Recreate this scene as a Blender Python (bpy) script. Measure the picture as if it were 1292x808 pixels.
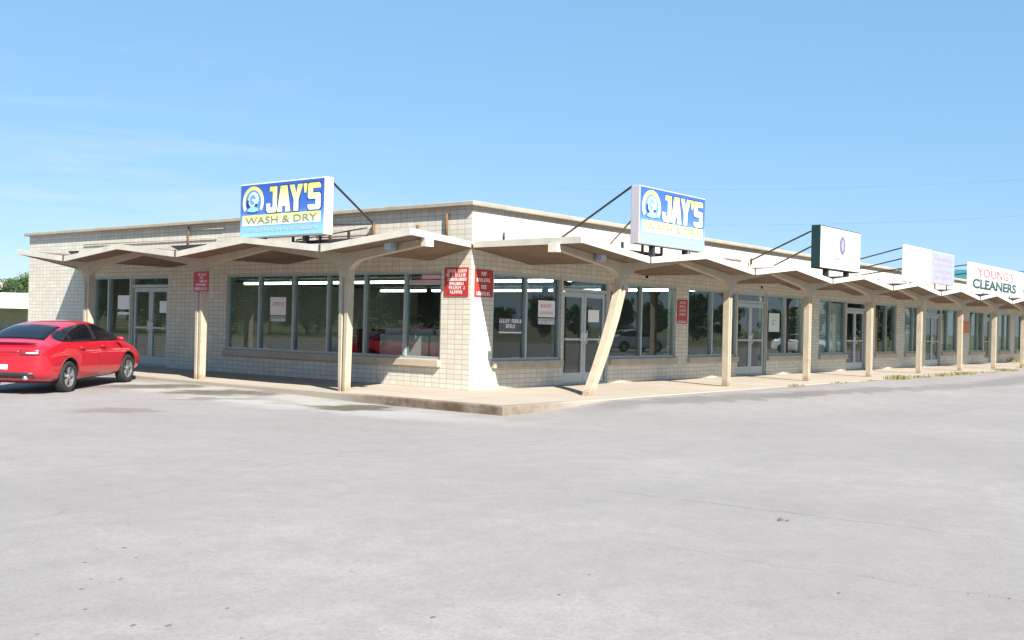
import bpy, bmesh, math, random
from mathutils import Vector, Matrix
from mathutils.bvhtree import BVHTree

for o in list(bpy.data.objects): bpy.data.objects.remove(o)
scene = bpy.context.scene
col = scene.collection
R_ = math.radians

# ------------------------------------------------------------------ camera
cd = bpy.data.cameras.new('camera'); cam = bpy.data.objects.new('camera', cd); col.objects.link(cam)
cd.sensor_width = 36; cd.lens = 1344.3 / 1292 * 36; cd.clip_start = .1; cd.clip_end = 3000
r = Vector((0.62530442, -0.78005536, 0.02253922)); u = Vector((-0.01729772, 0.01502068, 0.99973755))
f = Vector((0.78018919, 0.62553019, 0.00410068))
M = Matrix((r, u, -f)).transposed().to_4x4(); M.translation = Vector((-15.937, -13.8387, 1.3264))
cam.matrix_world = M
scene.camera = cam

# ------------------------------------------------------------------ world, sun, exposure
SUN = Vector((0.469, 1.067, -1.0)).normalized()          # direction the light travels
elev = math.asin(-SUN.z); rot = math.atan2(-SUN.x, -SUN.y)
world = bpy.data.worlds.new("World"); scene.world = world; world.use_nodes = True
nt = world.node_tree; N = nt.nodes; L = nt.links; N.clear()
out = N.new('ShaderNodeOutputWorld'); bg = N.new('ShaderNodeBackground'); sky = N.new('ShaderNodeTexSky')
sky.sky_type = 'NISHITA'; sky.sun_disc = False; sky.sun_elevation = elev; sky.sun_rotation = rot
sky.air_density = 1.0; sky.dust_density = .0; sky.ozone_density = 3.0
bg.inputs[1].default_value = 0.05
# thin cirrus streaks low in the sky, fixed to world directions
tc = N.new('ShaderNodeTexCoord'); mp = N.new('ShaderNodeMapping'); mp.inputs['Scale'].default_value = (2.2, 2.2, 26)
mp.inputs['Rotation'].default_value = (R_(3), R_(-2), 0)
nz = N.new('ShaderNodeTexNoise'); nz.inputs['Scale'].default_value = 1.6; nz.inputs['Detail'].default_value = 7; nz.inputs['Roughness'].default_value = .62
cr = N.new('ShaderNodeValToRGB'); cr.color_ramp.elements[0].position = .47; cr.color_ramp.elements[1].position = .74
sep = N.new('ShaderNodeSeparateXYZ')
band = N.new('ShaderNodeValToRGB'); b = band.color_ramp
b.elements[0].position = .03; b.elements[0].color = (0, 0, 0, 1); b.elements[1].position = .26; b.elements[1].color = (0, 0, 0, 1)
e = b.elements.new(.10); e.color = (1, 1, 1, 1)
azi = N.new('ShaderNodeVectorMath'); azi.operation = 'DOT_PRODUCT'; azi.inputs[1].default_value = (.47, .88, 0)
azr = N.new('ShaderNodeMapRange'); azr.inputs[1].default_value = .93; azr.inputs[2].default_value = .995
m1 = N.new('ShaderNodeMath'); m1.operation = 'MULTIPLY'; m2 = N.new('ShaderNodeMath'); m2.operation = 'MULTIPLY'
m3 = N.new('ShaderNodeMath'); m3.operation = 'MULTIPLY'; m3.inputs[1].default_value = .5
mx = N.new('ShaderNodeMixRGB'); mx.inputs[2].default_value = (7.5, 8.2, 8.9, 1)
L.new(tc.outputs['Generated'], mp.inputs[0]); L.new(mp.outputs[0], nz.inputs['Vector']); L.new(nz.outputs[0], cr.inputs[0])
L.new(tc.outputs['Generated'], sep.inputs[0]); L.new(sep.outputs['Z'], band.inputs[0])
L.new(tc.outputs['Generated'], azi.inputs[0]); L.new(azi.outputs['Value'], azr.inputs[0])
L.new(cr.outputs[0], m1.inputs[0]); L.new(band.outputs[0], m1.inputs[1]); L.new(m1.outputs[0], m2.inputs[0]); L.new(azr.outputs[0], m2.inputs[1])
flat = N.new('ShaderNodeMixRGB'); flat.inputs[0].default_value = .5; flat.inputs[2].default_value = (3.1, 6.4, 10.4, 1)
L.new(sky.outputs[0], flat.inputs[1])
L.new(m2.outputs[0], m3.inputs[0]); L.new(m3.outputs[0], mx.inputs[0]); L.new(flat.outputs[0], mx.inputs[1])
L.new(mx.outputs[0], bg.inputs[0]); L.new(bg.outputs[0], out.inputs[0])

sd = bpy.data.lights.new('sun', 'SUN'); sd.energy = 5.0; sd.angle = R_(.5); sd.color = (1, .94, .86)
sun = bpy.data.objects.new('sun', sd); col.objects.link(sun); sun.rotation_euler = SUN.to_track_quat('-Z', 'Y').to_euler()
sun.location = (-10, -20, 20)

scene.view_settings.view_transform = 'Standard'; scene.view_settings.look = 'None'
scene.view_settings.exposure = 1.2; scene.view_settings.gamma = 1
scene.render.engine = 'CYCLES'

# ------------------------------------------------------------------ materials
def newmat(name):
    m = bpy.data.materials.new(name); m.use_nodes = True
    return m, m.node_tree.nodes, m.node_tree.links, m.node_tree.nodes['Principled BSDF']
def pbr(name, c, rough=.6, metal=0, noise=0, nscale=8, bump=0, coat=0, emis=None, estr=0):
    m, n, l, p = newmat(name)
    p.inputs['Base Color'].default_value = (*c, 1); p.inputs['Roughness'].default_value = rough; p.inputs['Metallic'].default_value = metal
    if coat: p.inputs['Coat Weight'].default_value = coat; p.inputs['Coat Roughness'].default_value = .04
    if noise or bump:
        t = n.new('ShaderNodeTexCoord'); z = n.new('ShaderNodeTexNoise'); z.inputs['Scale'].default_value = nscale; z.inputs['Detail'].default_value = 6
        z.inputs['Roughness'].default_value = .65
        l.new(t.outputs['Object'], z.inputs['Vector'])
        if noise:
            mr = n.new('ShaderNodeMapRange'); mr.inputs[1].default_value = .3; mr.inputs[2].default_value = .7
            mr.inputs[3].default_value = 1 - noise; mr.inputs[4].default_value = 1 + noise * .6
            l.new(z.outputs[0], mr.inputs[0])
            v = n.new('ShaderNodeVectorMath'); v.operation = 'SCALE'; v.inputs[0].default_value = c
            l.new(mr.outputs[0], v.inputs['Scale']); l.new(v.outputs[0], p.inputs['Base Color'])
        if bump:
            bp = n.new('ShaderNodeBump'); bp.inputs['Strength'].default_value = bump; bp.inputs['Distance'].default_value = .01
            l.new(z.outputs[0], bp.inputs['Height']); l.new(bp.outputs[0], p.inputs['Normal'])
    if emis: p.inputs['Emission Color'].default_value = (*emis, 1); p.inputs['Emission Strength'].default_value = estr
    return m

def brick_mat(name, c1, c2, mortar, bw=.2, bh=.1, stain=.25):
    m, n, l, p = newmat(name); p.inputs['Roughness'].default_value = .8
    t = n.new('ShaderNodeTexCoord'); s = n.new('ShaderNodeSeparateXYZ'); l.new(t.outputs['Object'], s.inputs[0])
    a = n.new('ShaderNodeMath'); a.operation = 'ADD'; l.new(s.outputs[0], a.inputs[0]); l.new(s.outputs[1], a.inputs[1])
    cb = n.new('ShaderNodeCombineXYZ'); l.new(a.outputs[0], cb.inputs[0]); l.new(s.outputs[2], cb.inputs[1])
    br = n.new('ShaderNodeTexBrick'); br.offset = 0; br.inputs['Scale'].default_value = 1
    br.inputs['Brick Width'].default_value = bw; br.inputs['Row Height'].default_value = bh
    br.inputs['Mortar Size'].default_value = .0075; br.inputs['Mortar Smooth'].default_value = .2; br.inputs['Bias'].default_value = 0
    br.inputs['Color1'].default_value = (*c1, 1); br.inputs['Color2'].default_value = (*c2, 1); br.inputs['Mortar'].default_value = (*mortar, 1)
    l.new(cb.outputs[0], br.inputs['Vector'])
    z = n.new('ShaderNodeTexNoise'); z.inputs['Scale'].default_value = 1.3; z.inputs['Detail'].default_value = 8; z.inputs['Roughness'].default_value = .7
    mp = n.new('ShaderNodeMapping'); mp.inputs['Scale'].default_value = (1.2, 1.2, .7); l.new(t.outputs['Object'], mp.inputs[0]); l.new(mp.outputs[0], z.inputs['Vector'])
    mr = n.new('ShaderNodeMapRange'); mr.inputs[1].default_value = .42; mr.inputs[2].default_value = .8; l.new(z.outputs[0], mr.inputs[0])
    ml = n.new('ShaderNodeMath'); ml.operation = 'MULTIPLY'; ml.inputs[1].default_value = stain; l.new(mr.outputs[0], ml.inputs[0])
    mx = n.new('ShaderNodeMixRGB'); mx.inputs[2].default_value = (.33, .27, .19, 1); l.new(ml.outputs[0], mx.inputs[0]); l.new(br.outputs[0], mx.inputs[1])
    l.new(mx.outputs[0], p.inputs['Base Color'])
    bp = n.new('ShaderNodeBump'); bp.inputs['Strength'].default_value = .6; bp.inputs['Distance'].default_value = .006; bp.invert = True
    l.new(br.outputs['Fac'], bp.inputs['Height']); l.new(bp.outputs[0], p.inputs['Normal'])
    return m

BRICK = brick_mat('cream_brick', (.63, .60, .515), (.55, .52, .44), (.39, .36, .29))
CONC = pbr('painted_concrete', (.42, .36, .265), .75, noise=.14, nscale=3, bump=.15)
def concrete_rust(m):
    n, l = m.node_tree.nodes, m.node_tree.links; p = n['Principled BSDF']; src = p.inputs['Base Color'].links[0].from_socket
    t = n.new('ShaderNodeTexCoord'); s_ = n.new('ShaderNodeSeparateXYZ'); l.new(t.outputs['Object'], s_.inputs[0])
    g_ = n.new('ShaderNodeMapRange'); g_.inputs[1].default_value = .0; g_.inputs[2].default_value = .28; g_.inputs[3].default_value = 1; g_.inputs[4].default_value = 0; l.new(s_.outputs[2], g_.inputs[0])
    z = n.new('ShaderNodeTexNoise'); z.inputs['Scale'].default_value = 7; z.inputs['Detail'].default_value = 6; z.inputs['Roughness'].default_value = .7; l.new(t.outputs['Object'], z.inputs['Vector'])
    k = n.new('ShaderNodeMapRange'); k.inputs[1].default_value = .58; k.inputs[2].default_value = .72; l.new(z.outputs[0], k.inputs[0])
    a = n.new('ShaderNodeMath'); a.operation = 'ADD'; l.new(z.outputs[0], a.inputs[0]); l.new(g_.outputs[0], a.inputs[1])
    b_ = n.new('ShaderNodeMapRange'); b_.inputs[1].default_value = .95; b_.inputs[2].default_value = 1.35; l.new(a.outputs[0], b_.inputs[0])
    c = n.new('ShaderNodeMath'); c.operation = 'MAXIMUM'; l.new(b_.outputs[0], c.inputs[0]); l.new(k.outputs[0], c.inputs[1])
    d = n.new('ShaderNodeMath'); d.operation = 'MULTIPLY'; d.inputs[1].default_value = .55; l.new(c.outputs[0], d.inputs[0])
    mx = n.new('ShaderNodeMixRGB'); mx.inputs[2].default_value = (.20, .11, .055, 1); l.new(d.outputs[0], mx.inputs[0]); l.new(src, mx.inputs[1]); l.new(mx.outputs[0], p.inputs['Base Color'])
concrete_rust(CONC)
SOFFIT = pbr('brown_soffit', (.17, .112, .072), .8, noise=.25, nscale=2.5, bump=.2)
FASCIA = pbr('white_fascia', (.60, .56, .47), .6, noise=.18, nscale=2)
COPING = pbr('coping_metal', (.36, .335, .27), .55, noise=.2, nscale=2)
ROOFM = pbr('roof_gravel', (.35, .33, .3), .9, noise=.2, nscale=20)
ALU = pbr('aluminium', (.36, .42, .42), .38, metal=.35, noise=.08, nscale=4)
ALUL = pbr('pale_aluminium', (.42, .47, .47), .38, metal=.3)
DARK = pbr('dark_metal', (.03, .033, .035), .5)
BLACK = pbr('black_rubber', (.018, .018, .02), .75)
RUST = pbr('rusty_pipe', (.16, .085, .035), .8, noise=.4, nscale=10)
WHITE = pbr('white_paint', (.66, .66, .66), .45)
WHITEG = pbr('white_appliance', (.72, .71, .68), .35)
PAPER = pbr('paper', (.78, .77, .76), .7)
REDM = pbr('red_sign_paint', (.42, .035, .035), .5, noise=.15, nscale=12)
PINK = pbr('pink_vinyl', (.62, .33, .36), .6)
PINKL = pbr('pale_vinyl', (.62, .55, .56), .6)
LETTER = pbr('white_lettering', (.78, .70, .68), .6)
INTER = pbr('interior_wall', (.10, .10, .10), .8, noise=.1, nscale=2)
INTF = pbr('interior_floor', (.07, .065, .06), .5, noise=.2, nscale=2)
REDMACH = pbr('maroon_appliance', (.22, .02, .025), .4)

def glass_mat():
    m, n, l, p = newmat('storefront_glass'); n.remove(p)
    o = n['Material Output']; tr = n.new('ShaderNodeBsdfTransparent'); tr.inputs[0].default_value = (.74, .80, .78, 1)
    gl = n.new('ShaderNodeBsdfGlossy'); gl.inputs['Roughness'].default_value = .0; gl.inputs[0].default_value = (.95, .97, .96, 1)
    fr = n.new('ShaderNodeFresnel'); fr.inputs[0].default_value = 1.72
    t = n.new('ShaderNodeTexCoord'); z = n.new('ShaderNodeTexNoise'); z.inputs['Scale'].default_value = .9; z.inputs['Detail'].default_value = 2
    bp = n.new('ShaderNodeBump'); bp.inputs['Strength'].default_value = .06; bp.inputs['Distance'].default_value = .02
    l.new(t.outputs['Object'], z.inputs['Vector']); l.new(z.outputs[0], bp.inputs['Height']); l.new(bp.outputs[0], gl.inputs['Normal'])
    ge = n.new('ShaderNodeNewGeometry'); iv = n.new('ShaderNodeMath'); iv.operation = 'SUBTRACT'; iv.inputs[0].default_value = 1; l.new(ge.outputs['Backfacing'], iv.inputs[1])
    mu = n.new('ShaderNodeMath'); mu.operation = 'MULTIPLY'; l.new(fr.outputs[0], mu.inputs[0]); l.new(iv.outputs[0], mu.inputs[1])
    mx = n.new('ShaderNodeMixShader'); l.new(mu.outputs[0], mx.inputs[0]); l.new(tr.outputs[0], mx.inputs[1]); l.new(gl.outputs[0], mx.inputs[2])
    l.new(mx.outputs[0], o.inputs[0]); return m
GLASS = glass_mat()
TUBE = pbr('lit_tube', (.9, .95, .9), .5, emis=(.85, 1, .88), estr=6)

# ------------------------------------------------------------------ mesh helpers
class MB:
    def __init__(s): s.v = []; s.f = []
    def add(s, vs, fs):
        k = len(s.v); s.v += [tuple(v) for v in vs]; s.f += [tuple(i + k for i in q) for q in fs]; return s
    def hexa(s, p):   # 8 points: bottom 4, top 4
        return s.add(p, [(0, 3, 2, 1), (4, 5, 6, 7), (0, 1, 5, 4), (1, 2, 6, 5), (2, 3, 7, 6), (3, 0, 4, 7)])
    def box(s, x0, x1, y0, y1, z0, z1):
        return s.hexa([(x0, y0, z0), (x1, y0, z0), (x1, y1, z0), (x0, y1, z0), (x0, y0, z1), (x1, y0, z1), (x1, y1, z1), (x0, y1, z1)])
    def tube(s, pts, rad, n=8, cap=True):
        pts = [Vector(p) for p in pts]; rings = []
        for i, p in enumerate(pts):
            d = (pts[min(i + 1, len(pts) - 1)] - pts[max(i - 1, 0)]).normalized()
            a = d.cross(Vector((0, 0, 1)));
            if a.length < 1e-3: a = d.cross(Vector((1, 0, 0)))
            a.normalize(); b_ = d.cross(a)
            rr = rad[i] if isinstance(rad, (list, tuple)) else rad
            rings.append([p + rr * (math.cos(t) * a + math.sin(t) * b_) for t in [2 * math.pi * k / n for k in range(n)]])
        vs = [q for rg in rings for q in rg]; fs = []
        for i in range(len(rings) - 1):
            for k in range(n):
                fs.append((i * n + k, i * n + (k + 1) % n, (i + 1) * n + (k + 1) % n, (i + 1) * n + k))
        if cap: fs += [tuple(range(n))[::-1], tuple((len(rings) - 1) * n + k for k in range(n))]
        return s.add(vs, fs)
    def build(s, name, mat, parent=None, smooth=False, bevel=0, local=False):
        me = bpy.data.meshes.new(name); me.from_pydata(s.v, [], s.f); me.update()
        bm = bmesh.new(); bm.from_mesh(me); bmesh.ops.recalc_face_normals(bm, faces=bm.faces); bm.to_mesh(me); bm.free()
        mats = mat if isinstance(mat, list) else [mat]
        for q in mats: me.materials.append(q)
        if smooth:
            for q in me.polygons: q.use_smooth = True
        o = bpy.data.objects.new(name, me); col.objects.link(o)
        if bevel:
            md = o.modifiers.new('bevel', 'BEVEL'); md.width = bevel; md.segments = 2; md.limit_method = 'ANGLE'
        if parent:
            o.parent = parent
            if not local: o.matrix_parent_inverse = pinv(parent)
        return o
def wm(o):
    m = o.matrix_basis.copy()
    if o.parent: m = wm(o.parent) @ o.matrix_parent_inverse @ m
    return m
def pinv(o): return wm(o).inverted()
def tag(o, label=None, cat=None, group=None, kind=None):
    if label: o['label'] = label
    if cat: o['category'] = cat
    if group: o['group'] = group
    if kind: o['kind'] = kind
    return o
def empty(name, loc, label, cat, group=None, rz=0):
    o = bpy.data.objects.new(name, None); col.objects.link(o); o.location = loc; o.rotation_euler = (0, 0, rz); o.empty_display_size = .2
    return tag(o, label, cat, group)
# wing coordinates: s along the facade from the corner, o outward, z up
def W(w, s, o, z): return (s, -o, z) if w == 'R' else (-o, s, z)
def wbox(mb, w, s0, s1, o0, o1, z0, z1):
    a = W(w, s0, o0, z0); c = W(w, s1, o1, z1)
    return mb.box(min(a[0], c[0]), max(a[0], c[0]), min(a[1], c[1]), max(a[1], c[1]), z0, z1)
def ss(t): t = max(0, min(1, t)); return t * t * (3 - 2 * t)

# ------------------------------------------------------------------ ground
def zg(x, y):
    if x > 0 and y > 0: return -.17
    dl = max(0, -2.62 - x); dr = max(0, -3.02 - y)
    a = .075 * ss(1 - dl / 3.8) * ss((y + .5) / 4.5) if x <= 0 else 0
    c = .132 * ss(1 - dr / 3.5) * ss((x + 2.2) / 3.2) if y <= 0 else 0
    return -.15 + max(a, c)
def axis(lo, hi, step, outer):
    a = []; t = lo
    while t <= hi + 1e-6: a.append(t); t += step
    return [-q for q in outer[::-1]] + a + [q + 0 for q in outer if q > hi]
xs = [-1500, -500, -200, -80, -40, -25, -18, -14] + [-12 + .4 * i for i in range(int(22 / .4))] + [10 + 1.5 * i for i in range(34)] + [65, 90, 140, 300, 700, 1500]
ys = [-1500, -500, -200, -80, -40, -25, -18, -14, -12, -10, -9] + [-8 + .4 * i for i in range(int(28 / .4))] + [20.5, 24, 30, 45, 70, 120, 250, 600, 1500]
g = MB(); nx, ny = len(xs), len(ys)
g.v = [(x, y, zg(x, y)) for y in ys for x in xs]
g.f = [(j * nx + i, j * nx + i + 1, (j + 1) * nx + i + 1, (j + 1) * nx + i) for j in range(ny - 1) for i in range(nx - 1)]

def asphalt():
    m, n, l, p = newmat('worn_asphalt'); p.inputs['Roughness'].default_value = .92
    t = n.new('ShaderNodeTexCoord')
    def noise(sc, det=6, ro=.6, vec=None):
        z = n.new('ShaderNodeTexNoise'); z.inputs['Scale'].default_value = sc; z.inputs['Detail'].default_value = det; z.inputs['Roughness'].default_value = ro
        l.new(vec or t.outputs['Object'], z.inputs['Vector']); return z.outputs[0]
    def ramp(sk, a, b_, c=0., d=1.):
        q = n.new('ShaderNodeMapRange'); q.interpolation_type = 'SMOOTHSTEP'
        q.inputs[1].default_value = a; q.inputs[2].default_value = b_; q.inputs[3].default_value = c; q.inputs[4].default_value = d
        l.new(sk, q.inputs[0]); return q.outputs[0]
    def math_(op, a, b_):
        q = n.new('ShaderNodeMath'); q.operation = op
        for i, k in enumerate((a, b_)):
            if hasattr(k, 'links'): l.new(k, q.inputs[i])
            else: q.inputs[i].default_value = k
        return q.outputs[0]
    def mix(fac, a, c):
        q = n.new('ShaderNodeMixRGB'); l.new(fac, q.inputs[0])
        if hasattr(a, 'links'): l.new(a, q.inputs[1])
        else: q.inputs[1].default_value = (*a, 1)
        if hasattr(c, 'links'): l.new(c, q.inputs[2])
        else: q.inputs[2].default_value = (*c, 1)
        return q.outputs[0]
    # warped coordinates for irregular stains
    zc = n.new('ShaderNodeTexNoise'); zc.inputs['Scale'].default_value = 1.7; zc.inputs['Detail'].default_value = 5; l.new(t.outputs['Object'], zc.inputs['Vector'])
    su = n.new('ShaderNodeVectorMath'); su.operation = 'SUBTRACT'; su.inputs[1].default_value = (.5, .5, .5); l.new(zc.outputs['Color'], su.inputs[0])
    sc = n.new('ShaderNodeVectorMath'); sc.operation = 'SCALE'; sc.inputs['Scale'].default_value = 1.3; l.new(su.outputs[0], sc.inputs[0])
    wv = n.new('ShaderNodeVectorMath'); l.new(t.outputs['Object'], wv.inputs[0]); l.new(sc.outputs[0], wv.inputs[1])
    warp = wv.outputs[0]
    def ell(cx, cy, rx, ry, ang, a=1.15, b_=.55):
        mp = n.new('ShaderNodeMapping'); mp.vector_type = 'TEXTURE'; mp.inputs['Location'].default_value = (cx, cy, 0)
        mp.inputs['Rotation'].default_value = (0, 0, R_(ang)); mp.inputs['Scale'].default_value = (rx, ry, 100); l.new(warp, mp.inputs[0])
        ln = n.new('ShaderNodeVectorMath'); ln.operation = 'LENGTH'; l.new(mp.outputs[0], ln.inputs[0])
        return ramp(ln.outputs['Value'], b_, a, 1, 0)
    base = mix(ramp(noise(.22, 4), .35, .7), (.252, .233, .221), (.312, .290, .275))
    base = mix(ramp(noise(.9, 9, .8),   .35, .7, 0, .6), base, (.19, .174, .166))
    # long streaks left by traffic and drainage
    ms = n.new('ShaderNodeMapping'); ms.inputs['Rotation'].default_value = (0, 0, R_(52)); ms.inputs['Scale'].default_value = (.16, 1.1, 1); l.new(t.outputs['Object'], ms.inputs[0])
    base = mix(ramp(noise(1.1, 8, .7, ms.outputs[0]), .5, .8, 0, .38), base, (.19, .185, .185))
    base = mix(ramp(noise(5, 9, .85), .4, .75, 0, .45), base, (.165, .15, .135))
    base = mix(ramp(noise(38, 6, .85), .4, .75, 0, .75), base, (.15, .14, .128))
    base = mix(ramp(noise(160, 3, .8), .5, .75, 0, .7), base, (.36, .35, .34))
    # small dark specks
    vo = n.new('ShaderNodeTexVoronoi'); vo.inputs['Scale'].default_value = 2.1; vo.inputs['Randomness'].default_value = 1; l.new(t.outputs['Object'], vo.inputs['Vector'])
    spk = ramp(vo.outputs['Distance'], .02, .045, 1, 0)
    base = mix(math_('MULTIPLY', spk, ramp(noise(.35, 3), .5, .62, 0, .7)), base, (.10, .10, .10))
    # pale worn concrete strip along the left kerb
    base = mix(math_('MULTIPLY', ell(-3.6, 2.2, 6.5, 1.15, 90), .6), base, (.37, .355, .33))
    # stains at known spots
    gn = ramp(noise(6, 8, .75), .25, .55, .6, 1)
    for (cx, cy, rx, ry, an, st) in ((-3.6, 5.25, 1.25, .75, -33, .9), (-3.5, 3.1, 1.2, .7, -35, .9), (-3.45, -.45, .95, .62, -36, 1.0), (-4.3, 2.2, .8, .3, -36, .5),
                                     (-3.95, 3.5, .7, .3, -30, .4), (-3.7, 1.2, 1.8, .28, 80, .25)):
        base = mix(math_('MULTIPLY', math_('MULTIPLY', ell(cx, cy, rx, ry, an), gn), st), base, (.075, .07, .045))
    base = mix(math_('MULTIPLY', math_('MULTIPLY', ell(-6.85, 1.35, .7, .5, -38), gn), .75), base, (.17, .13, .10))
    for (cx, cy, rx, ry, an, st) in ((3.2, -3.95, 4.6, .55, -6, .6), (8.5, -4.4, 4.2, .45, -4, .62), (13.5, -5.0, 3.6, .5, -2, .5), (20, -5.2, 5, .6, 2, .6), (27, -4.6, 5, .5, 2, .5)):
        base = mix(math_('MULTIPLY', math_('MULTIPLY', ell(cx, cy, rx, ry, an), gn), st), base, (.11, .105, .095))
    # cracks: distance to warped lines
    wv2 = n.new('ShaderNodeVectorMath'); sc2 = n.new('ShaderNodeVectorMath'); sc2.operation = 'SCALE'; sc2.inputs['Scale'].default_value = .28
    l.new(su.outputs[0], sc2.inputs[0]); l.new(t.outputs['Object'], wv2.inputs[0]); l.new(sc2.outputs[0], wv2.inputs[1])
    def crack(x0, y0, x1, y1, wd, st):
        nonlocal base
        an = math.atan2(y1 - y0, x1 - x0); ln = math.hypot(x1 - x0, y1 - y0) / 2
        mp = n.new('ShaderNodeMapping'); mp.vector_type = 'TEXTURE'; mp.inputs['Location'].default_value = ((x0 + x1) / 2, (y0 + y1) / 2, 0)
        mp.inputs['Rotation'].default_value = (0, 0, an); l.new(wv2.outputs[0], mp.inputs[0])
        s_ = n.new('ShaderNodeSeparateXYZ'); l.new(mp.outputs[0], s_.inputs[0])
        ax = math_('ABSOLUTE', s_.outputs[0], 0); ay = math_('ABSOLUTE', s_.outputs[1], 0)
        k = math_('MULTIPLY', ramp(ax, ln * .8, ln, 1, 0), ramp(ay, wd * .3, wd, 1, 0))
        base = mix(math_('MULTIPLY', math_('MULTIPLY', k, ramp(noise(2.5, 5), .35, .6, .3, 1)), st), base, (.13, .125, .115))
    crack(-7.88, -8.4, -7.6, -12.5, .03, .5); crack(-9.7, -9.7, -9.5, -12.6, .02, .35); crack(-7.9, -8.8, -10.5, -6.2, .02, .35)
    crack(-8, 1, 4, -8, .03, .3); crack(-12.5, -6.5, -8.5, -5.2, .03, .25); crack(2, -7.5, 26, -9, .04, .45); crack(-11, -4, -4, -6, .03, .3)
    # grass beyond the car park
    sx = n.new('ShaderNodeVectorMath'); sx.operation = 'LENGTH'; l.new(t.outputs['Object'], sx.inputs[0])
    base = mix(ramp(sx.outputs['Value'], 66, 70), base, mix(ramp(noise(.3), .3, .7), (.10, .13, .04), (.16, .16, .07)))
    l.new(base, p.inputs['Base Color'])
    bp = n.new('ShaderNodeBump'); bp.inputs['Strength'].default_value = .35; bp.inputs['Distance'].default_value = .008
    l.new(noise(70, 5, .8), bp.inputs['Height']); l.new(bp.outputs[0], p.inputs['Normal'])
    return m
tag(g.build('ground', asphalt(), smooth=True), kind='structure')

# sidewalk with scored joints, kerb
def walk_mat():
    m, n, l, p = newmat('sidewalk_concrete'); p.inputs['Roughness'].default_value = .85
    t = n.new('ShaderNodeTexCoord')
    br = n.new('ShaderNodeTexBrick'); br.offset = 0; br.inputs['Scale'].default_value = 1; br.inputs['Brick Width'].default_value = 1.52; br.inputs['Row Height'].default_value = 1.5
    br.inputs['Mortar Size'].default_value = .02; br.inputs['Color1'].default_value = (.40, .35, .285, 1); br.inputs['Color2'].default_value = (.36, .315, .255, 1); br.inputs['Mortar'].default_value = (.26, .22, .17, 1)
    l.new(t.outputs['Object'], br.inputs['Vector'])
    z = n.new('ShaderNodeTexNoise'); z.inputs['Scale'].default_value = 1.1; z.inputs['Detail'].default_value = 8; z.inputs['Roughness'].default_value = .7; l.new(t.outputs['Object'], z.inputs['Vector'])
    mr = n.new('ShaderNodeMapRange'); mr.inputs[1].default_value = .4; mr.inputs[2].default_value = .75; mr.inputs[4].default_value = .5; l.new(z.outputs[0], mr.inputs[0])
    mx = n.new('ShaderNodeMixRGB'); mx.inputs[2].default_value = (.30, .24, .18, 1); l.new(mr.outputs[0], mx.inputs[0]); l.new(br.outputs[0], mx.inputs[1])
    l.new(mx.outputs[0], p.inputs['Base Color'])
    z2 = n.new('ShaderNodeTexNoise'); z2.inputs['Scale'].default_value = 60; l.new(t.outputs['Object'], z2.inputs['Vector'])
    bp = n.new('ShaderNodeBump'); bp.inputs['Strength'].default_value = .2; bp.inputs['Distance'].default_value = .004; l.new(z2.outputs[0], bp.inputs['Height']); l.new(bp.outputs[0], p.inputs['Normal'])
    return m
def kerb_mat():
    m, n, l, p = newmat('stained_kerb'); p.inputs['Roughness'].default_value = .9
    t = n.new('ShaderNodeTexCoord')
    z = n.new('ShaderNodeTexNoise'); z.inputs['Scale'].default_value = 2.5; z.inputs['Detail'].default_value = 8; z.inputs['Roughness'].default_value = .7; l.new(t.outputs['Object'], z.inputs['Vector'])
    d = n.new('ShaderNodeVectorMath'); d.operation = 'DISTANCE'; d.inputs[1].default_value = (-2.6, -1.6, -.08); l.new(t.outputs['Object'], d.inputs[0])
    a = n.new('ShaderNodeMapRange'); a.inputs[1].default_value = 1.2; a.inputs[2].default_value = 2.6; a.inputs[3].default_value = 1.0; a.inputs[4].default_value = .15; l.new(d.outputs['Value'], a.inputs[0])
    k = n.new('ShaderNodeMapRange'); k.inputs[1].default_value = .3; k.inputs[2].default_value = .6; k.inputs[3].default_value = .4; l.new(z.outputs[0], k.inputs[0])
    q = n.new('ShaderNodeMath'); q.operation = 'MULTIPLY'; l.new(a.outputs[0], q.inputs[0]); l.new(k.outputs[0], q.inputs[1])
    mx = n.new('ShaderNodeMixRGB'); mx.inputs[1].default_value = (.35, .31, .25, 1); mx.inputs[2].default_value = (.10, .065, .035, 1); l.new(q.outputs[0], mx.inputs[0])
    l.new(mx.outputs[0], p.inputs['Base Color']); return m
WALK = walk_mat(); KERB = kerb_mat()
EX, EY = -2.62, -3.02; KW = .16
sw = MB(); sw.box(EX + KW, 0, 0, 19.2, -.35, 0); sw.box(EX + KW, 52, EY + KW, 0, -.35, 0)
tag(sw.build('sidewalk', WALK), kind='structure')
kb = MB(); kb.box(EX, EX + KW, EY, 19.2, -.35, .002); kb.box(EX + KW, 52, EY, EY + KW, -.35, .002)
tag(kb.build('kerb', KERB, bevel=.02), kind='structure')

# ------------------------------------------------------------------ the building
HR = 3.65; LL = 17.65; LR = 51.0
B = empty('strip_mall_building', (0, 0, 0), 'long L-shaped cream brick strip mall with zigzag canopy and glass storefronts', 'building')

def wall(w, length, opens):
    mb = MB(); br = sorted({0 if w == 'R' else .25, length} | {a for o in opens for a in o[:2]})
    for s0, s1 in zip(br, br[1:]):
        zz = [(-.3, HR)]
        for a, c, zb, zt in opens:
            if a <= s0 + 1e-6 and c >= s1 - 1e-6: zz = [(-.3, zb), (zt, HR)] if zb > 0 else [(zt, HR)]
        for z0, z1 in zz: wbox(mb, w, s0, s1, -.25, 0, z0, z1)
    return mb.build('wall', BRICK, B)
TW = .575; TT = 2.38
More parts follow.
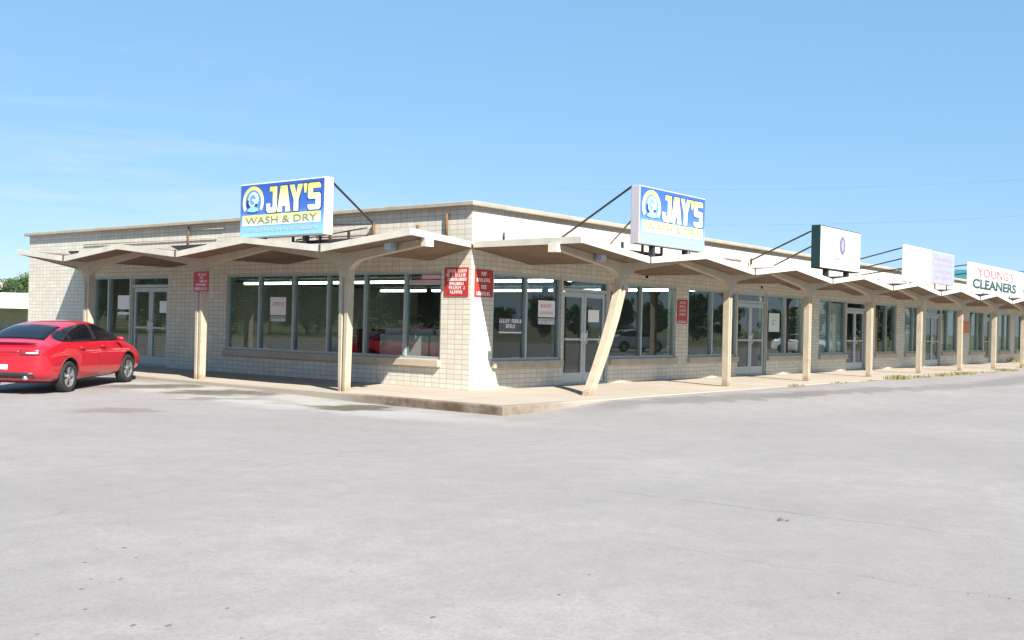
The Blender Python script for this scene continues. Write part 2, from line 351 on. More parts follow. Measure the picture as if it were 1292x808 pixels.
# windows (s0, s1, mullions), doors (s0, s1)
WR = [(.70, 3.06, [1.83]), (4.98, 8.06, [6.42]), (8.70, 11.45, [10.05]), (13.42, 16.0, [14.72]),
      (17.25, 19.55, [18.2]), (22.3, 24.55, [23.5]), (25.45, 27.1, [26.5]), (30.05, 32.2, [30.9]), (34.0, 36.3, [35.4]), (38.9, 41.0, [40.0]), (41.9, 43.4, []), (45.2, 48.6, [46.9])]
DR = [(3.10, 4.94), (11.49, 13.38), (19.62, 21.4), (28.0, 29.95), (36.4, 37.6), (43.45, 45.1)]
WL = [(.79, 7.9, [1.84, 3.05, 4.24, 5.42, 6.66]), (12.16, 13.98, [13.25])]
DL = [(10.36, 12.11)]
wall('R', LR, [(a, b_, TW, TT) for a, b_, _ in WR] + [(a, b_, 0, TT) for a, b_ in DR])
wall('L', LL, [(a, b_, TW, TT) for a, b_, _ in WL[:1]] + [(WL[1][0], WL[1][1], .02, TT)] + [(a, b_, 0, TT) for a, b_ in DL])
# back and end walls
mb = MB(); mb.box(LR - .25, LR, .25, LL - .25, -.3, HR); mb.box(.25, LR, LL - .25, LL, -.3, HR); mb.build('rear_wall', BRICK, B)
# coping
mb = MB(); ov = .125; th = .10
mb.box(-ov, .35, -ov, LL + ov, HR, HR + th); mb.box(.35, LR + ov, -ov, .35, HR, HR + th)
mb.box(LR - .3, LR + ov, .35, LL + ov, HR, HR + th); mb.box(.35, LR - .3, LL - .3, LL + ov, HR, HR + th)
mb.build('coping', COPING, B, bevel=.02)
mb = MB(); mb.box(.3, LR - .3, .3, LL - .3, 3.2, 3.3); mb.build('roof', ROOFM, B)
# interior shell
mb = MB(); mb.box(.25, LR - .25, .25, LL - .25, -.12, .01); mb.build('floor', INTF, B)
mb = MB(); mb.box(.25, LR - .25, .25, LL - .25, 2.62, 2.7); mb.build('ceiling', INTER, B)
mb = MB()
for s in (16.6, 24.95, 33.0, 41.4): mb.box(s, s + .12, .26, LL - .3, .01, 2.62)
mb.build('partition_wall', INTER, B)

def window(w, s0, s1, muls, z0=TW, z1=TT, mat=ALU):
    mb = MB(); t = .055; o0, o1 = -.15, -.03
    wbox(mb, w, s0, s1, o0, o1, z0, z0 + t); wbox(mb, w, s0, s1, o0, o1, z1 - t, z1)
    wbox(mb, w, s0, s0 + t, o0, o1, z0 + t, z1 - t); wbox(mb, w, s1 - t, s1, o0, o1, z0 + t, z1 - t)
    fr = mb.build('window', mat, B)
    for m_ in muls:
        mm = MB(); wbox(mm, w, m_ - .032, m_ + .032, o0 + .003, o1 + .01, z0 + t, z1 - t); mm.build('mullion', mat, fr)
    edges = [s0 + t] + sorted(muls) + [s1 - t]
    for a, c in zip(edges, edges[1:]):
        pn = MB(); k = .032
        wbox(pn, w, a + (k if a in muls else 0), c - (k if c in muls else 0), -.093, -.085, z0 + t, z1 - t); pn.build('pane', GLASS, fr)
    if z0 > .3:
        sl = MB(); wbox(sl, w, s0 - .02, s1 + .02, -.02, .085, z0 - .15, z0 - .003); sl.build('sill', CONC, fr, bevel=.01)
    return fr
def door(w, s0, s1, leaves=2, sidelite=0):
    t = .06; zt = 2.09; mb = MB(); o0, o1 = -.16, -.03
    wbox(mb, w, s0, s0 + t, o0, o1, 0, TT); wbox(mb, w, s1 - t, s1, o0, o1, 0, TT)
    wbox(mb, w, s0 + t, s1 - t, o0, o1, TT - t, TT); wbox(mb, w, s0 + t, s1 - t, o0, o1, zt, zt + .07)
    wbox(mb, w, s0 + t, s1 - t, o0, o1, 0, .035)
    fr = mb.build('door_frame', ALUL, B)
    pn = MB(); wbox(pn, w, s0 + t, s1 - t, -.1, -.092, zt + .07, TT - t); pn.build('transom_pane', GLASS, fr)
    a, c = s0 + t + .01, s1 - t - .01; n_ = leaves; wd = (c - a) / n_
    for i in range(n_):
        d0 = a + i * wd + .006; d1 = a + (i + 1) * wd - .006; q = .085; p0, p1 = -.12, -.065
        mb = MB(); wbox(mb, w, d0, d0 + q, p0, p1, .045, zt - .01); wbox(mb, w, d1 - q, d1, p0, p1, .045, zt - .01)
        wbox(mb, w, d0 + q, d1 - q, p0, p1, .045, .27); wbox(mb, w, d0 + q, d1 - q, p0, p1, zt - .12, zt - .01)
        dr = mb.build('door', ALUL, B)
        pn = MB(); wbox(pn, w, d0 + q, d1 - q, -.1, -.092, .27, zt - .12); pn.build('pane', GLASS, dr)
        pb = MB(); wbox(pb, w, d0 + q, d1 - q, -.065, -.04, 1.0, 1.045); pb.build('push_bar', ALUL, dr)
        hs = d1 - .06 if (i == 0) else d0 + .06
        hb = MB(); hb.tube([W(w, hs, -.065, .92), W(w, hs, -.01, .95), W(w, hs, -.01, 1.2), W(w, hs, -.065, 1.23)], .014); wbox(hb, w, hs - .05, hs + .05, -.0645, -.055, .98, 1.16); hb.build('handle', WHITE, dr)
for a, c, m_ in WR: window('R', a, c, m_)
window('L', *WL[0]); window('L', WL[1][0], WL[1][1], WL[1][2], .02)
for a, c in DR: door('R', a, c, 2 if c - a > 1.4 else 1)
for a, c in DL: door('L', a, c)

# ------------------------------------------------------------------ canopy
S = 4.5457; A0 = 1.9228; B0 = 1.1144; DC = 2.2777; DE = 2.9032; ZV = 2.5935; ZP = 2.8213; TH = .07
def zig(s, s_valley):
    t = abs(((s - s_valley) / S + .5) % 1 - .5) * 2; return ZV + (ZP - ZV) * t
def canopy(w, sv, n, end_tri):
    nodes = [(sv + (k * .5 - .5) * S, ZP if k % 2 == 0 else ZV) for k in range(2 * n + 1)]
    mb = MB(); vs = []
    for i, (s, z) in enumerate(nodes):
        si = max(s, 0) if i == 0 else s
        vs += [W(w, s, DE, z), W(w, si, .0, z), W(w, s, DE, z + TH), W(w, si, .0, z + TH)]
    fs = []
    for i in range(len(nodes) - 1):
        a = 4 * i; c = a + 4
        fs += [(a, c, c + 1, a + 1), (a + 2, a + 3, c + 3, c + 2), (a, a + 2, c + 2, c), (a + 1, c + 1, c + 3, a + 3)]
    e0, e1 = 0, 4 * (len(nodes) - 1)
    fs += [(e0, e0 + 1, e0 + 3, e0 + 2), (e1, e1 + 2, e1 + 3, e1 + 1)]
    mb.add(vs, fs)
    cn = mb.build('canopy', SOFFIT, B)
    # fascia board following the zigzag, then back along the corner end
    fb = MB(); lo, hi, tk = -.015, .105, .035
    P = nodes[:]
    def seg(p, q, outv):
        (x0, y0, z0), (x1, y1, z1) = p, q; ox, oy = outv
        fb.hexa([(x0, y0, z0 + lo), (x1, y1, z1 + lo), (x1 + ox, y1 + oy, z1 + lo), (x0 + ox, y0 + oy, z0 + lo),
                 (x0, y0, z0 + hi), (x1, y1, z1 + hi), (x1 + ox, y1 + oy, z1 + hi), (x0 + ox, y0 + oy, z0 + hi)])
    ov_ = (0, -tk) if w == 'R' else (-tk, 0)
    for (s0, z0), (s1, z1) in zip(P, P[1:]): seg(W(w, s0, DE + .002, z0), W(w, s1, DE + .002, z1), ov_)
    s, z = P[0]; a = W(w, s, DE, z); c = W(w, max(s, 0), .06, z + .02)
    seg(a, c, (-.03, 0) if w == 'R' else (0, -.03))
    if end_tri:
        s, z = P[-1]; tri = MB(); T = [W(w, s, DE, z), W(w, s, 0, z), W(w, s + 2.4, 0, ZV + .05)]
        tri.add([(x, y, zz) for x, y, zz in T] + [(x, y, zz + TH) for x, y, zz in T], [(0, 1, 2), (3, 5, 4), (0, 3, 4, 1), (1, 4, 5, 2), (2, 5, 3, 0)])
        tri.build('canopy_end', SOFFIT, B)
        seg(T[0], T[2], (-.02, .02))
    fb.build('fascia', FASCIA, cn)
    # drip spouts in the valleys
    for k in range(n):
        sv_ = sv + k * S
        sp = MB(); sp.tube([W(w, sv_, DE + .05, ZV - .03), W(w, sv_, DE + .05, ZV + .14)], .014, 6); sp.build('spout', DARK, cn)
    return nodes
canopy('R', A0, 11, False); canopy('L', B0, 3, True)

def column(w, s, base_s, top=.125, bot=.09, arm_l=S / 2, arm_r=S / 2, end_cap=0):
    """post with grooved faces and two curved arms reaching the ridges"""
    mb = MB(); rings = []
    prof = lambda h, d: [(-h, -d), (-h * .3, -d), (-h * .24, -d + .04), (h * .24, -d + .04), (h * .3, -d), (h, -d), (h, d), (h * .3, d), (h * .24, d - .04), (-h * .24, d - .04), (-h * .3, d), (-h, d)]
    zs = [0, .5, 1.0, 1.5, 1.95, 2.3]
    for z in zs:
        t = z / 2.3; h = bot + (top - bot) * t
        if base_s is None: c = s
        else: c = base_s + (s - base_s) * (1 - (1 - t) ** 1.35)
        rings.append([W(w, c + a, DC + d, z) for a, d in prof(h, .075)])
    n_ = 12; vs = [q for rg in rings for q in rg]; fs = [(i * n_ + k, i * n_ + (k + 1) % n_, (i + 1) * n_ + (k + 1) % n_, (i + 1) * n_ + k) for i in range(len(zs) - 1) for k in range(n_)]
    fs += [tuple(range(n_)), tuple(range(len(vs) - n_, len(vs)))]
    mb.add(vs, fs); cl = mb.build('column', CONC, B)
    for sg, ln in ((-1, arm_l), (1, arm_r)):
        am = MB(); pts = []; m_ = 12
        for i in range(m_ + 1):
            t = i / m_; d = ln * t ** 1.25
            zt = ZV + (ZP - ZV) * d / (S / 2) - .004
            dd = max(0, 1 - (d + .0) / .46); low = 2.41 + (ZP - .10 - 2.41) * (d / (S / 2)) - .30 * dd ** 2.2
            low = min(low, zt - .06); pts.append((d, low, zt))
        vs = []; hw = .07
        for d, lo_, hi_ in pts:
            ss_ = s + sg * d
            vs += [W(w, ss_, DC - hw, lo_), W(w, ss_, DC + hw, lo_), W(w, ss_, DC + hw, hi_), W(w, ss_, DC - hw, hi_)]
        fs = [(4 * i + k, 4 * i + (k + 1) % 4, 4 * i + 4 + (k + 1) % 4, 4 * i + 4 + k) for i in range(m_) for k in range(4)]
        fs += [(0, 1, 2, 3), (4 * m_, 4 * m_ + 1, 4 * m_ + 2, 4 * m_ + 3)]
        am.add(vs, fs); am.build('arm', CONC, cl)
    if end_cap:
        e = s - arm_l; eb = MB(); wbox(eb, w, e - .12, e - .002, DC - .1, DC + .1, ZP - .16, ZP - .0); eb.build('beam_end', FASCIA, cl)
column('R', A0, .84, end_cap=1, arm_l=A0 + .27, top=.12, bot=.095)
for k in range(1, 11): column('R', A0 + k * S, None, top=.082, bot=.072)
column('L', B0, None, end_cap=1, arm_l=B0 + .88, top=.135, bot=.09)
for k in range(1, 3): column('L', B0 + k * S, None, top=.12, bot=.095)

# parapet pipes, conduits
def pipe(pts, rad, mat, name='conduit'):
    MB().tube(pts, rad, 8).build(name, mat, B, smooth=True)
for s, z0, z1, rr in ((2.75, 3.0, 3.44, .035), (.64, 3.0, 3.53, .03), (4.08, 3.0, 3.35, .02), (9.46, 3.0, 3.62, .02), (1.45, 3.0, 3.33, .035)):
    pipe([W('L', s, .05, z0), W('L', s, .05, z1)], rr, RUST, 'rusty_pipe')
pipe([W('L', 4.6, .03, 3.17), W('L', 1.9, .03, 3.17)], .014, RUST); pipe([W('L', 8.3, .03, 3.3), W('L', 14.5, .03, 3.3)], .012, COPING)
pipe([W('L', 9.46, .05, 3.52), W('L', 8.0, .05, 3.52)], .012, COPING)
for s, z in ((.95, 3.12), (8.6, 3.3), (12.2, 3.3), (22.4, 3.2)):
    pipe([W('R', s, .04, z - .1), W('R', s, .04, z + .08)], .02, DARK); 
pipe([W('R', 8.4, .03, 3.28), W('R', 11.6, .03, 3.28)], .012, COPING)
mb = MB(); wbox(mb, 'R', 8.3, 9.1, .0, .03, 3.3, 3.5); mb.build('wall_patch', COPING, B)
# dark tapered infills set above two left wing valleys
def infill(w, s, hw, z0, z1):
    m_ = MB(); a = [(s - hw, z1), (s + hw, z1), (s + hw * .35, z0), (s - hw * .35, z0)]
    m_.add([W(w, x, 2.72, z) for x, z in a] + [W(w, x, 2.78, z) for x, z in a], [(0, 1, 2, 3), (7, 6, 5, 4), (0, 4, 5, 1), (1, 5, 6, 2), (2, 6, 7, 3), (3, 7, 4, 0)])
    m_.build('dark_infill', DARK, B)
infill('L', 5.5, .62, 2.70, 2.84); infill('L', 10.1, .2, 2.74, 2.83)
# grey lamp boxes on the canopy arms near the corner
def lampbox(w, s, z, o=1.95):
    m_ = MB(); wbox(m_, w, s - .11, s + .11, DC + .1, DC + .22, z - .1, z + .1); o_ = m_.build('floodlight', pbr('grey_lamp_housing', (.28, .32, .38), .4), None, bevel=.015)
    m2_ = MB(); wbox(m2_, w, s - .08, s + .08, DC + .22, DC + .228, z - .07, z + .07); m2_.build('lens', pbr('lamp_lens', (.5, .55, .62), .15), o_)
    return o_
tag(lampbox('L', -.18, 2.68), 'small grey box floodlight on the canopy arm left of the corner', 'floodlight', 'box floodlights under the canopy')
tag(lampbox('R', .95, 2.66), 'small grey box floodlight on the canopy arm above the slanted column', 'floodlight', 'box floodlights under the canopy')

# ------------------------------------------------------------------ text helpers
def text_mesh(txt, w, s_mid, z_mid, height, width, o, mat, name, parent, bold=0., depth=.006):
    cu = bpy.data.curves.new(name, 'FONT'); cu.body = txt; cu.offset = bold; cu.resolution_u = 3
    ob = bpy.data.objects.new('tmp', cu); col.objects.link(ob)
    dg = bpy.context.evaluated_depsgraph_get(); me = bpy.data.meshes.new_from_object(ob.evaluated_get(dg))
    bpy.data.objects.remove(ob)
    xs_ = [v.co.x for v in me.vertices]; ys_ = [v.co.y for v in me.vertices]
    x0, x1, y0, y1 = min(xs_), max(xs_), min(ys_), max(ys_)
    sg = 1 if w == 'R' else -1
    bm = bmesh.new(); bm.from_mesh(me)
    bmesh.ops.remove_doubles(bm, verts=bm.verts, dist=1e-4)
    for v in bm.verts:
        s_ = s_mid + sg * ((v.co.x - x0) / (x1 - x0) - .5) * width
        z = z_mid + ((v.co.y - y0) / (y1 - y0) - .5) * height
        v.co = Vector(W(w, s_, o, z))
    ret = bmesh.ops.extrude_face_region(bm, geom=bm.faces[:])
    dv = Vector(W(w, 0, depth, 0))
    for v in [q for q in ret['geom'] if isinstance(q, bmesh.types.BMVert)]: v.co += dv
    bmesh.ops.recalc_face_normals(bm, faces=bm.faces)
    bm.to_mesh(me); bm.free(); me.materials.clear(); me.materials.append(mat)
    oo = bpy.data.objects.new(name, me); col.objects.link(oo)
    if parent: oo.parent = parent; oo.matrix_parent_inverse = pinv(parent)
    return oo
def glyphs(mb, w, s0, s1, z, h, o, rnd, dens=.85):
    """a row of worn, unreadable strokes"""
    s = s0; k = h * .75
    while s + k * .6 < s1:
        if rnd.random() < dens:
            q = rnd.choice((0, 1, 2, 3)); t = k * .28; e = s + k * .72
            wbox(mb, w, s, s + t, o, o + .003, z - h / 2, z + h / 2)
            if q != 1: wbox(mb, w, s + t, e, o, o + .003, z + h / 2 - t, z + h / 2)
            if q in (0, 2): wbox(mb, w, s + t, e, o, o + .003, z - t / 2, z + t / 2)
            if q in (1, 2, 3): wbox(mb, w, s + t, e, o, o + .003, z - h / 2, z - h / 2 + t)
            if q == 3: wbox(mb, w, e - t, e, o, o + .003, z - h / 2 + t, z + h / 2 - t)
        s += k

def grad_mat(name, z0, z1, stops, rough=.45):
    m, n, l, p = newmat(name); p.inputs['Roughness'].default_value = rough
    t = n.new('ShaderNodeTexCoord'); s_ = n.new('ShaderNodeSeparateXYZ'); l.new(t.outputs['Object'], s_.inputs[0])
    mr = n.new('ShaderNodeMapRange'); mr.inputs[1].default_value = z0; mr.inputs[2].default_value = z1; l.new(s_.outputs[2], mr.inputs[0])
    c = n.new('ShaderNodeValToRGB'); l.new(mr.outputs[0], c.inputs[0])
    for i, (pos, cc) in enumerate(stops):
        el = c.color_ramp.elements[i] if i < 2 else c.color_ramp.elements.new(pos)
        el.position = pos; el.color = (*cc, 1)
    l.new(c.outputs[0], p.inputs['Base Color']); return m

# ------------------------------------------------------------------ roof signs
def cabinet(w, s0, s1, z0, z1, o, thick, side_mat, face_mat, label, cat='sign', group=None):
    root = empty('roof_sign', W(w, (s0 + s1) / 2, o - thick / 2, z0), label, cat, group)
    mb = MB(); wbox(mb, w, s0, s1, o - thick, o, z0, z1); mb.build('cabinet', side_mat, root, bevel=.012)
    mb = MB(); wbox(mb, w, s0 + .025, s1 - .025, o + .001, o + .006, z0 + .025, z1 - .025); mb.build('sign_face', face_mat, root)
    # legs down to the canopy and a steel beam across them
    for s in (s0 + .25 * (s1 - s0), s0 + .75 * (s1 - s0)):
        mb = MB(); wbox(mb, w, s - .04, s + .04, o - thick + .05, o - .05, min(zig(s, A0 if w == 'R' else B0), z0 - .05) + .05, z0); mb.build('leg', DARK, root)
    return root
def strut(root, a, b_, rad=.02, name='strut'): MB().tube([a, b_], rad, 6).build(name, DARK, root)

BL0 = (.035, .10, .42); BL1 = (.30, .62, .85)
def jays(w, s0, s1, z0, z1, o, side, label):
    wd = s1 - s0; h = z1 - z0; sg = 1 if w == 'R' else -1
    face = grad_mat('blue_face', z0, z1, [(0, BL1), (1, BL0), (.2, (.25, .5, .80)), (.5, (.06, .16, .55))])
    root = cabinet(w, s0, s1, z0, z1, o, .2, side, face, label)
    left = s0 if w == 'R' else s1
    U = lambda q: left + sg * q * wd
    V = lambda q: z0 + q * h
    yel = grad_mat('yellow_to_white', V(.42), V(.92), [(0, (.85, .87, .80)), (1, (.80, .78, .12)), (.35, (.84, .85, .6))])
    navy = pbr('navy_ink', (.02, .04, .18), .5)
    LT = {'J': [[(.32, 1), (1, 1), (1, .12), (.86, 0), (.14, 0), (0, .12), (0, .36), (.38, .36), (.38, .2), (.6, .2), (.6, .82), (.32, .82)]],
          'A': [[(0, 0), (.26, 1), (.74, 1), (1, 0), (.64, 0), (.59, .22), (.41, .22), (.36, 0)]],
          'Y': [[(.32, 0), (.68, 0), (.68, .42), (1, 1), (.64, 1), (.5, .66), (.36, 1), (0, 1), (.32, .42)]],
          "'": [[(.1, 1), (.9, 1), (.7, .66), (.3, .66)]],
          'S': [[(0, 0), (1, 0), (1, .6), (.42, .6), (.42, .8), (1, .8), (1, 1), (0, 1), (0, .42), (.6, .42), (.6, .2), (0, .2)]]}
    LT['S'] = [[(.1, 0), (.9, 0), (1, .08), (1, .56), (.9, .63), (.4, .63), (.4, .80), (1, .80), (1, .92), (.9, 1), (.1, 1), (0, .92), (0, .48), (.1, .40), (.6, .40), (.6, .2), (0, .2), (0, .08)]]
    for ch, u0, u1, b0_ in (('J', .325, .455, 0), ('A', .455, .615, .02), ('Y', .60, .755, .0), ("'", .755, .81, 0), ('S', .81, .955, .03)):
        for gr_, mt_, dz in ((.014, navy, .0072), (0, yel, .0082)):
            for poly in LT[ch]:
                pts_ = []
                for (px_, pz_) in poly:
                    uu = u0 + (u1 - u0) * px_ + (gr_ if px_ > .5 else -gr_) * .7; vv = .44 + (.91 - .44) * pz_ + (gr_ if pz_ > .5 else -gr_) * 1.3
                    pts_.append((uu, vv))
                m_ = MB(); n3 = len(pts_)
                m_.add([W(w, U(a_), o + dz, V(b3)) for a_, b3 in pts_] + [W(w, U(a_), o + dz + .0008, V(b3)) for a_, b3 in pts_], [tuple(range(n3)), tuple(range(n3, 2 * n3))[::-1]] + [(i, (i + 1) % n3, n3 + (i + 1) % n3, n3 + i) for i in range(n3)])
                m_.build('letter', mt_, root)
    band_m = grad_mat('yellow_band', V(.22), V(.43), [(0, (.84, .86, .82)), (1, (.78, .78, .18)), (.4, (.82, .83, .5))])
    m_ = MB(); a, c = sorted((U(.035), U(.955))); wbox(m_, w, a, c, o + .007, o + .010, V(.22), V(.415)); m_.build('yellow_band', band_m, root)
    text_mesh("WASH & DRY", w, U(.5), V(.318), h * .125, wd * .84, o + .0115, pbr('green_grey_ink', (.22, .28, .16), .5), 'lettering', root, bold=.0)
    m_ = MB(); rnd = random.Random(3); a, c = sorted((U(.06), U(.92))); glyphs(m_, w, a, c, V(.135), h * .06, o + .0075, rnd, .93); m_.build('small_lettering', pbr('faded_ink', (.36, .52, .48), .5), root)
    # round bubble emblem: yellow ring, pale drum, dark swirl, light blue water
    def disc(cu, cv, r0, r1, a0, a1, dz, mat, n_=36, sy=1.):
        m2_ = MB(); vs = []
        for i in range(n_ + 1):
            t = R_(a0 + (a1 - a0) * i / n_)
            for rr in (r0, r1):
                vs.append(W(w, U(cu) + sg * math.cos(t) * rr, o + dz, V(cv) + math.sin(t) * rr * sy)); vs.append(W(w, U(cu) + sg * math.cos(t) * rr, o + dz + .003, V(cv) + math.sin(t) * rr * sy))
        fs = []
        for i in range(n_):
            k = 4 * i; fs += [(k, k + 4, k + 6, k + 2), (k + 1, k + 3, k + 7, k + 5), (k, k + 1, k + 5, k + 4), (k + 2, k + 6, k + 7, k + 3)]
        m2_.add(vs, fs); m2_.build('emblem', mat, root)
    disc(.165, .655, h * .23, h * .305, -35, 215, .0075, yel, sy=.95)
    disc(.165, .665, .001, h * .225, 0, 360, .0080, pbr('emblem_blue', (.10, .28, .55), .5), sy=.95)
    disc(.17, .70, .001, h * .15, 0, 360, .0115, pbr('emblem_pale', (.55, .70, .80), .5), sy=.95)
    disc(.155, .64, h * .10, h * .16, 150, 350, .0150, navy, sy=.8)
    disc(.165, .70, h * .03, h * .09, 20, 300, .0150, pbr('emblem_mid', (.15, .35, .6), .5))
    disc(.17, .47, .001, h * .17, 10, 170, .0185, pbr('emblem_water', (.30, .62, .82), .5), sy=.6)
    return root
SIDEW = pbr('white_cabinet', (.66, .66, .68), .45); SIDEG = pbr('grey_cabinet', (.42, .40, .43), .5); GREEN = pbr('dark_green_cabinet', (.008, .03, .03), .4)
jl = jays('L', 1.06, 3.56, 2.90, 3.96, 2.9, SIDEW, "blue and yellow JAY'S wash and dry sign over the left wing")
jr = jays('R', 1.55, 4.15, 2.94, 4.07, 2.9, SIDEG, "blue and yellow JAY'S wash and dry sign over the right wing")
for rt_, w_, sa, sb_ in ((jl, 'L', .55, 2.2), (jr, 'R', 1.2, 2.75)):
    m_ = MB(); wbox(m_, w_, sa, sb_, 2.6, 2.7, 2.765, 2.82); m_.build('beam', DARK, rt_)
    for s_ in (sa + .05, (sa + sb_) / 2, sb_ - .05):
        m_ = MB(); wbox(m_, w_, s_ - .02, s_ + .02, 2.702, 2.742, 2.78, 2.95); m_.build('leg', DARK, rt_)
strut(jl, W('L', 1.08, 2.72, 3.88), W('L', 2.76, .06, 3.42), .022)
strut(jl, W('L', 1.12, 2.72, 3.1), W('L', 2.76, .06, 3.40), .018); strut(jl, W('L', 2.2, 2.6, 2.85), W('L', 2.7, .3, 3.3), .015)
strut(jr, W('R', 1.57, 2.72, 4.06), W('R', 2.98, .02, 3.26), .022); strut(jr, W('R', 1.57, 2.72, 3.40), W('R', 4.94, .02, 3.28), .018)
s2 = cabinet('R', 10.24, 13.02, 2.95, 4.06, 2.9, .24, GREEN, pbr('white_face', (.60, .61, .61), .4), 'white sign with a dark oval emblem in a dark green cabinet')
m_ = MB(); vs = [];
for dz in (0, .003):
    for i in range(28):
        t = 2 * math.pi * i / 28; vs.append(W('R', 11.72 + .21 * math.cos(t), 2.909 + dz, 3.62 + .24 * math.sin(t)))
m_.add(vs, [tuple(range(28)), tuple(range(28, 56))] + [(i, (i + 1) % 28, 28 + (i + 1) % 28, 28 + i) for i in range(28)])
m_.build('oval_emblem', pbr('oval_ink', (.16, .16, .23), .5, noise=.4, nscale=14), s2)
m_ = MB(); vs = []
for dz in (0, .002):
    for i in range(28):
        t = 2 * math.pi * i / 28; vs.append(W('R', 11.72 + .10 * math.cos(t), 2.9125 + dz, 3.62 + .15 * math.sin(t)))
m_.add(vs, [tuple(range(28)), tuple(range(28, 56))] + [(i, (i + 1) % 28, 28 + (i + 1) % 28, 28 + i) for i in range(28)])
m_.build('oval_emblem', pbr('oval_light', (.27, .27, .36), .5), s2)
m_ = MB(); glyphs(m_, 'R', 10.7, 12.75, 3.24, .085, 2.908, random.Random(5), .8); m_.build('faded_lettering', pbr('faded_pink_ink', (.36, .28, .28), .5), s2)
for za, zb, sb in ((3.90, 3.3, 12.1), (3.50, 3.26, 13.7)): strut(s2, W('R', 10.26, 2.64, za), W('R', sb, .05, zb), .022)
s3 = cabinet('R', 16.75, 19.15, 2.90, 4.02, 2.9, .12, SIDEW, pbr('blank_face', (.66, .66, .65), .4), 'blank bright white sign board beside a pale lilac board')
s3b = cabinet('R', 19.17, 21.65, 2.96, 4.0, 2.9, .12, pbr('pinkish_cabinet', (.6, .42, .45), .5), pbr('lilac_face', (.30, .33, .44), .4, noise=.12, nscale=3), 'pale lilac sign board with faded writing next to blank white board')
m_ = MB()
for k, z in enumerate((3.78, 3.58, 3.38, 3.18)): glyphs(m_, 'R', 19.5, 21.4, z, .1, 2.908, random.Random(8 + k), .75)
m_.build('faded_lettering', pbr('faded_lilac_ink', (.40, .30, .38), .5), s3b)
for za, zb, sb in ((3.93, 3.62, 19.0), (3.6, 3.4, 19.6), (3.3, 3.25, 20.0)): strut(s3, W('R', 16.78, 2.78, za), W('R', sb, .05, zb), .02)
s4 = cabinet('R', 23.5, 31.0, 2.86, 3.90, 2.9, .12, SIDEW, pbr('cleaners_face', (.62, .63, .62), .4), "long white YOUNG'S CLEANERS sign over the right wing", )
text_mesh("YOUNG'S", 'R', 26.9, 3.60, .32, 5.0, 2.909, pbr('faded_red_ink', (.50, .09, .07), .5), 'lettering', s4, bold=.0)
text_mesh("CLEANERS", 'R', 26.8, 3.17, .36, 6.0, 2.909, pbr('dark_green_ink', (.03, .07, .07), .5), 'lettering', s4, bold=.035)
for za, zb, sb in ((3.8, 3.66, 25.5), (3.5, 3.4, 26.2)): strut(s4, W('R', 23.55, 2.78, za), W('R', sb, .05, zb), .02)
strut(s3b, W('R', 21.6, 2.78, 3.95), W('R', 24.2, .1, 3.66), .02)

# ------------------------------------------------------------------ wall and window notices
def board(name, w, s0, s1, z0, z1, o, mat, label, cat, rows=(), ink=LETTER, group=None, thick=.012, seed=1):
    mb = MB(); wbox(mb, w, s0, s1, o, o + thick, z0, z1); q = mb.build(name, mat, None)
    tag(q, label, cat, group)
    if rows:
        gm = MB(); rnd = random.Random(seed)
        for (u0, u1, v, h) in rows:
            glyphs(gm, w, s0 + u0 * (s1 - s0), s0 + u1 * (s1 - s0), z0 + v * (z1 - z0), h * (z1 - z0), o + thick + .001, rnd, .96)
        gm.build('lettering', ink, q)
    return q
rows6 = [(.08, .92, .88, .11), (.12, .92, .74, .11), (.08, .92, .59, .11), (.2, .8, .44, .11), (.15, .85, .30, .11), (.25, .75, .15, .11)]
board('wall_sign', 'L', .06, .70, 1.86, 2.44, .004, REDM, 'red sign crowded with white lettering on the sunlit left face of the corner', 'sign', rows6, seed=2)
board('wall_sign', 'R', .10, .665, 1.86, 2.41, .004, REDM, 'red sign with sparse lettering on the right face of the corner', 'sign', [(.35, .65, .85, .14), (.1, .9, .62, .13), (.35, .65, .37, .14), (.1, .9, .13, .13)], seed=4)
board('wall_sign', 'L', 5.30, 5.83, 1.88, 2.30, DC + .08, REDM, 'shaded red sign mounted high on the column nearest the car', 'sign', [(.2, .7, .85, .12), (.35, .6, .7, .1), (.1, .6, .52, .12), (.15, .9, .34, .12), (.1, .9, .14, .14)], ink=PINKL, seed=6)
board('wall_sign', 'R', 8.1, 8.62, 1.44, 2.06, .004, REDM, 'red sign on the pier right of the slanted column', 'sign', [(.2, .8, .88, .1), (.2, .85, .72, .1), (.2, .8, .56, .1), (.2, .85, .4, .1), (.08, .92, .08, .09)], ink=PINKL, seed=7)
GO = -.083
board('window_poster', 'L', 5.74, 6.31, 1.42, 1.84, GO, PAPER, 'white poster with a red line taped in the long left window', 'poster', [(.12, .88, .62, .2)], ink=PINK, seed=9, thick=.003)
board('window_notice', 'L', 5.74, 6.31, 1.27, 1.40, GO, pbr('grey_notice', (.35, .36, .36), .6), 'narrow grey notice under the poster in the long left window', 'notice', [(.05, .95, .3, .4)], ink=PAPER, seed=10, thick=.003)
board('window_poster', 'R', 2.32, 2.92, 1.50, 1.86, GO, PAPER, 'white poster with a red line in the window left of the slanted column', 'poster', [(.15, .85, .68, .2), (.1, .9, .25, .2)], ink=PINK, seed=11, thick=.003)
board('window_notice', 'R', 2.32, 2.92, 1.34, 1.48, GO, pbr('grey_notice2', (.35, .38, .38), .6), 'narrow grey notice under the poster left of the slanted column', 'notice', [(.05, .95, .3, .4)], ink=PAPER, seed=12, thick=.003)
board('window_notice', 'R', 1.0, 1.76, 1.18, 1.45, GO, pbr('dark_notice', (.09, .10, .10), .5), 'dark notice with white lettering low in the first right window', 'notice', [(.02, .98, .8, .28), (.3, .7, .4, .3)], ink=PAPER, seed=13, thick=.003)
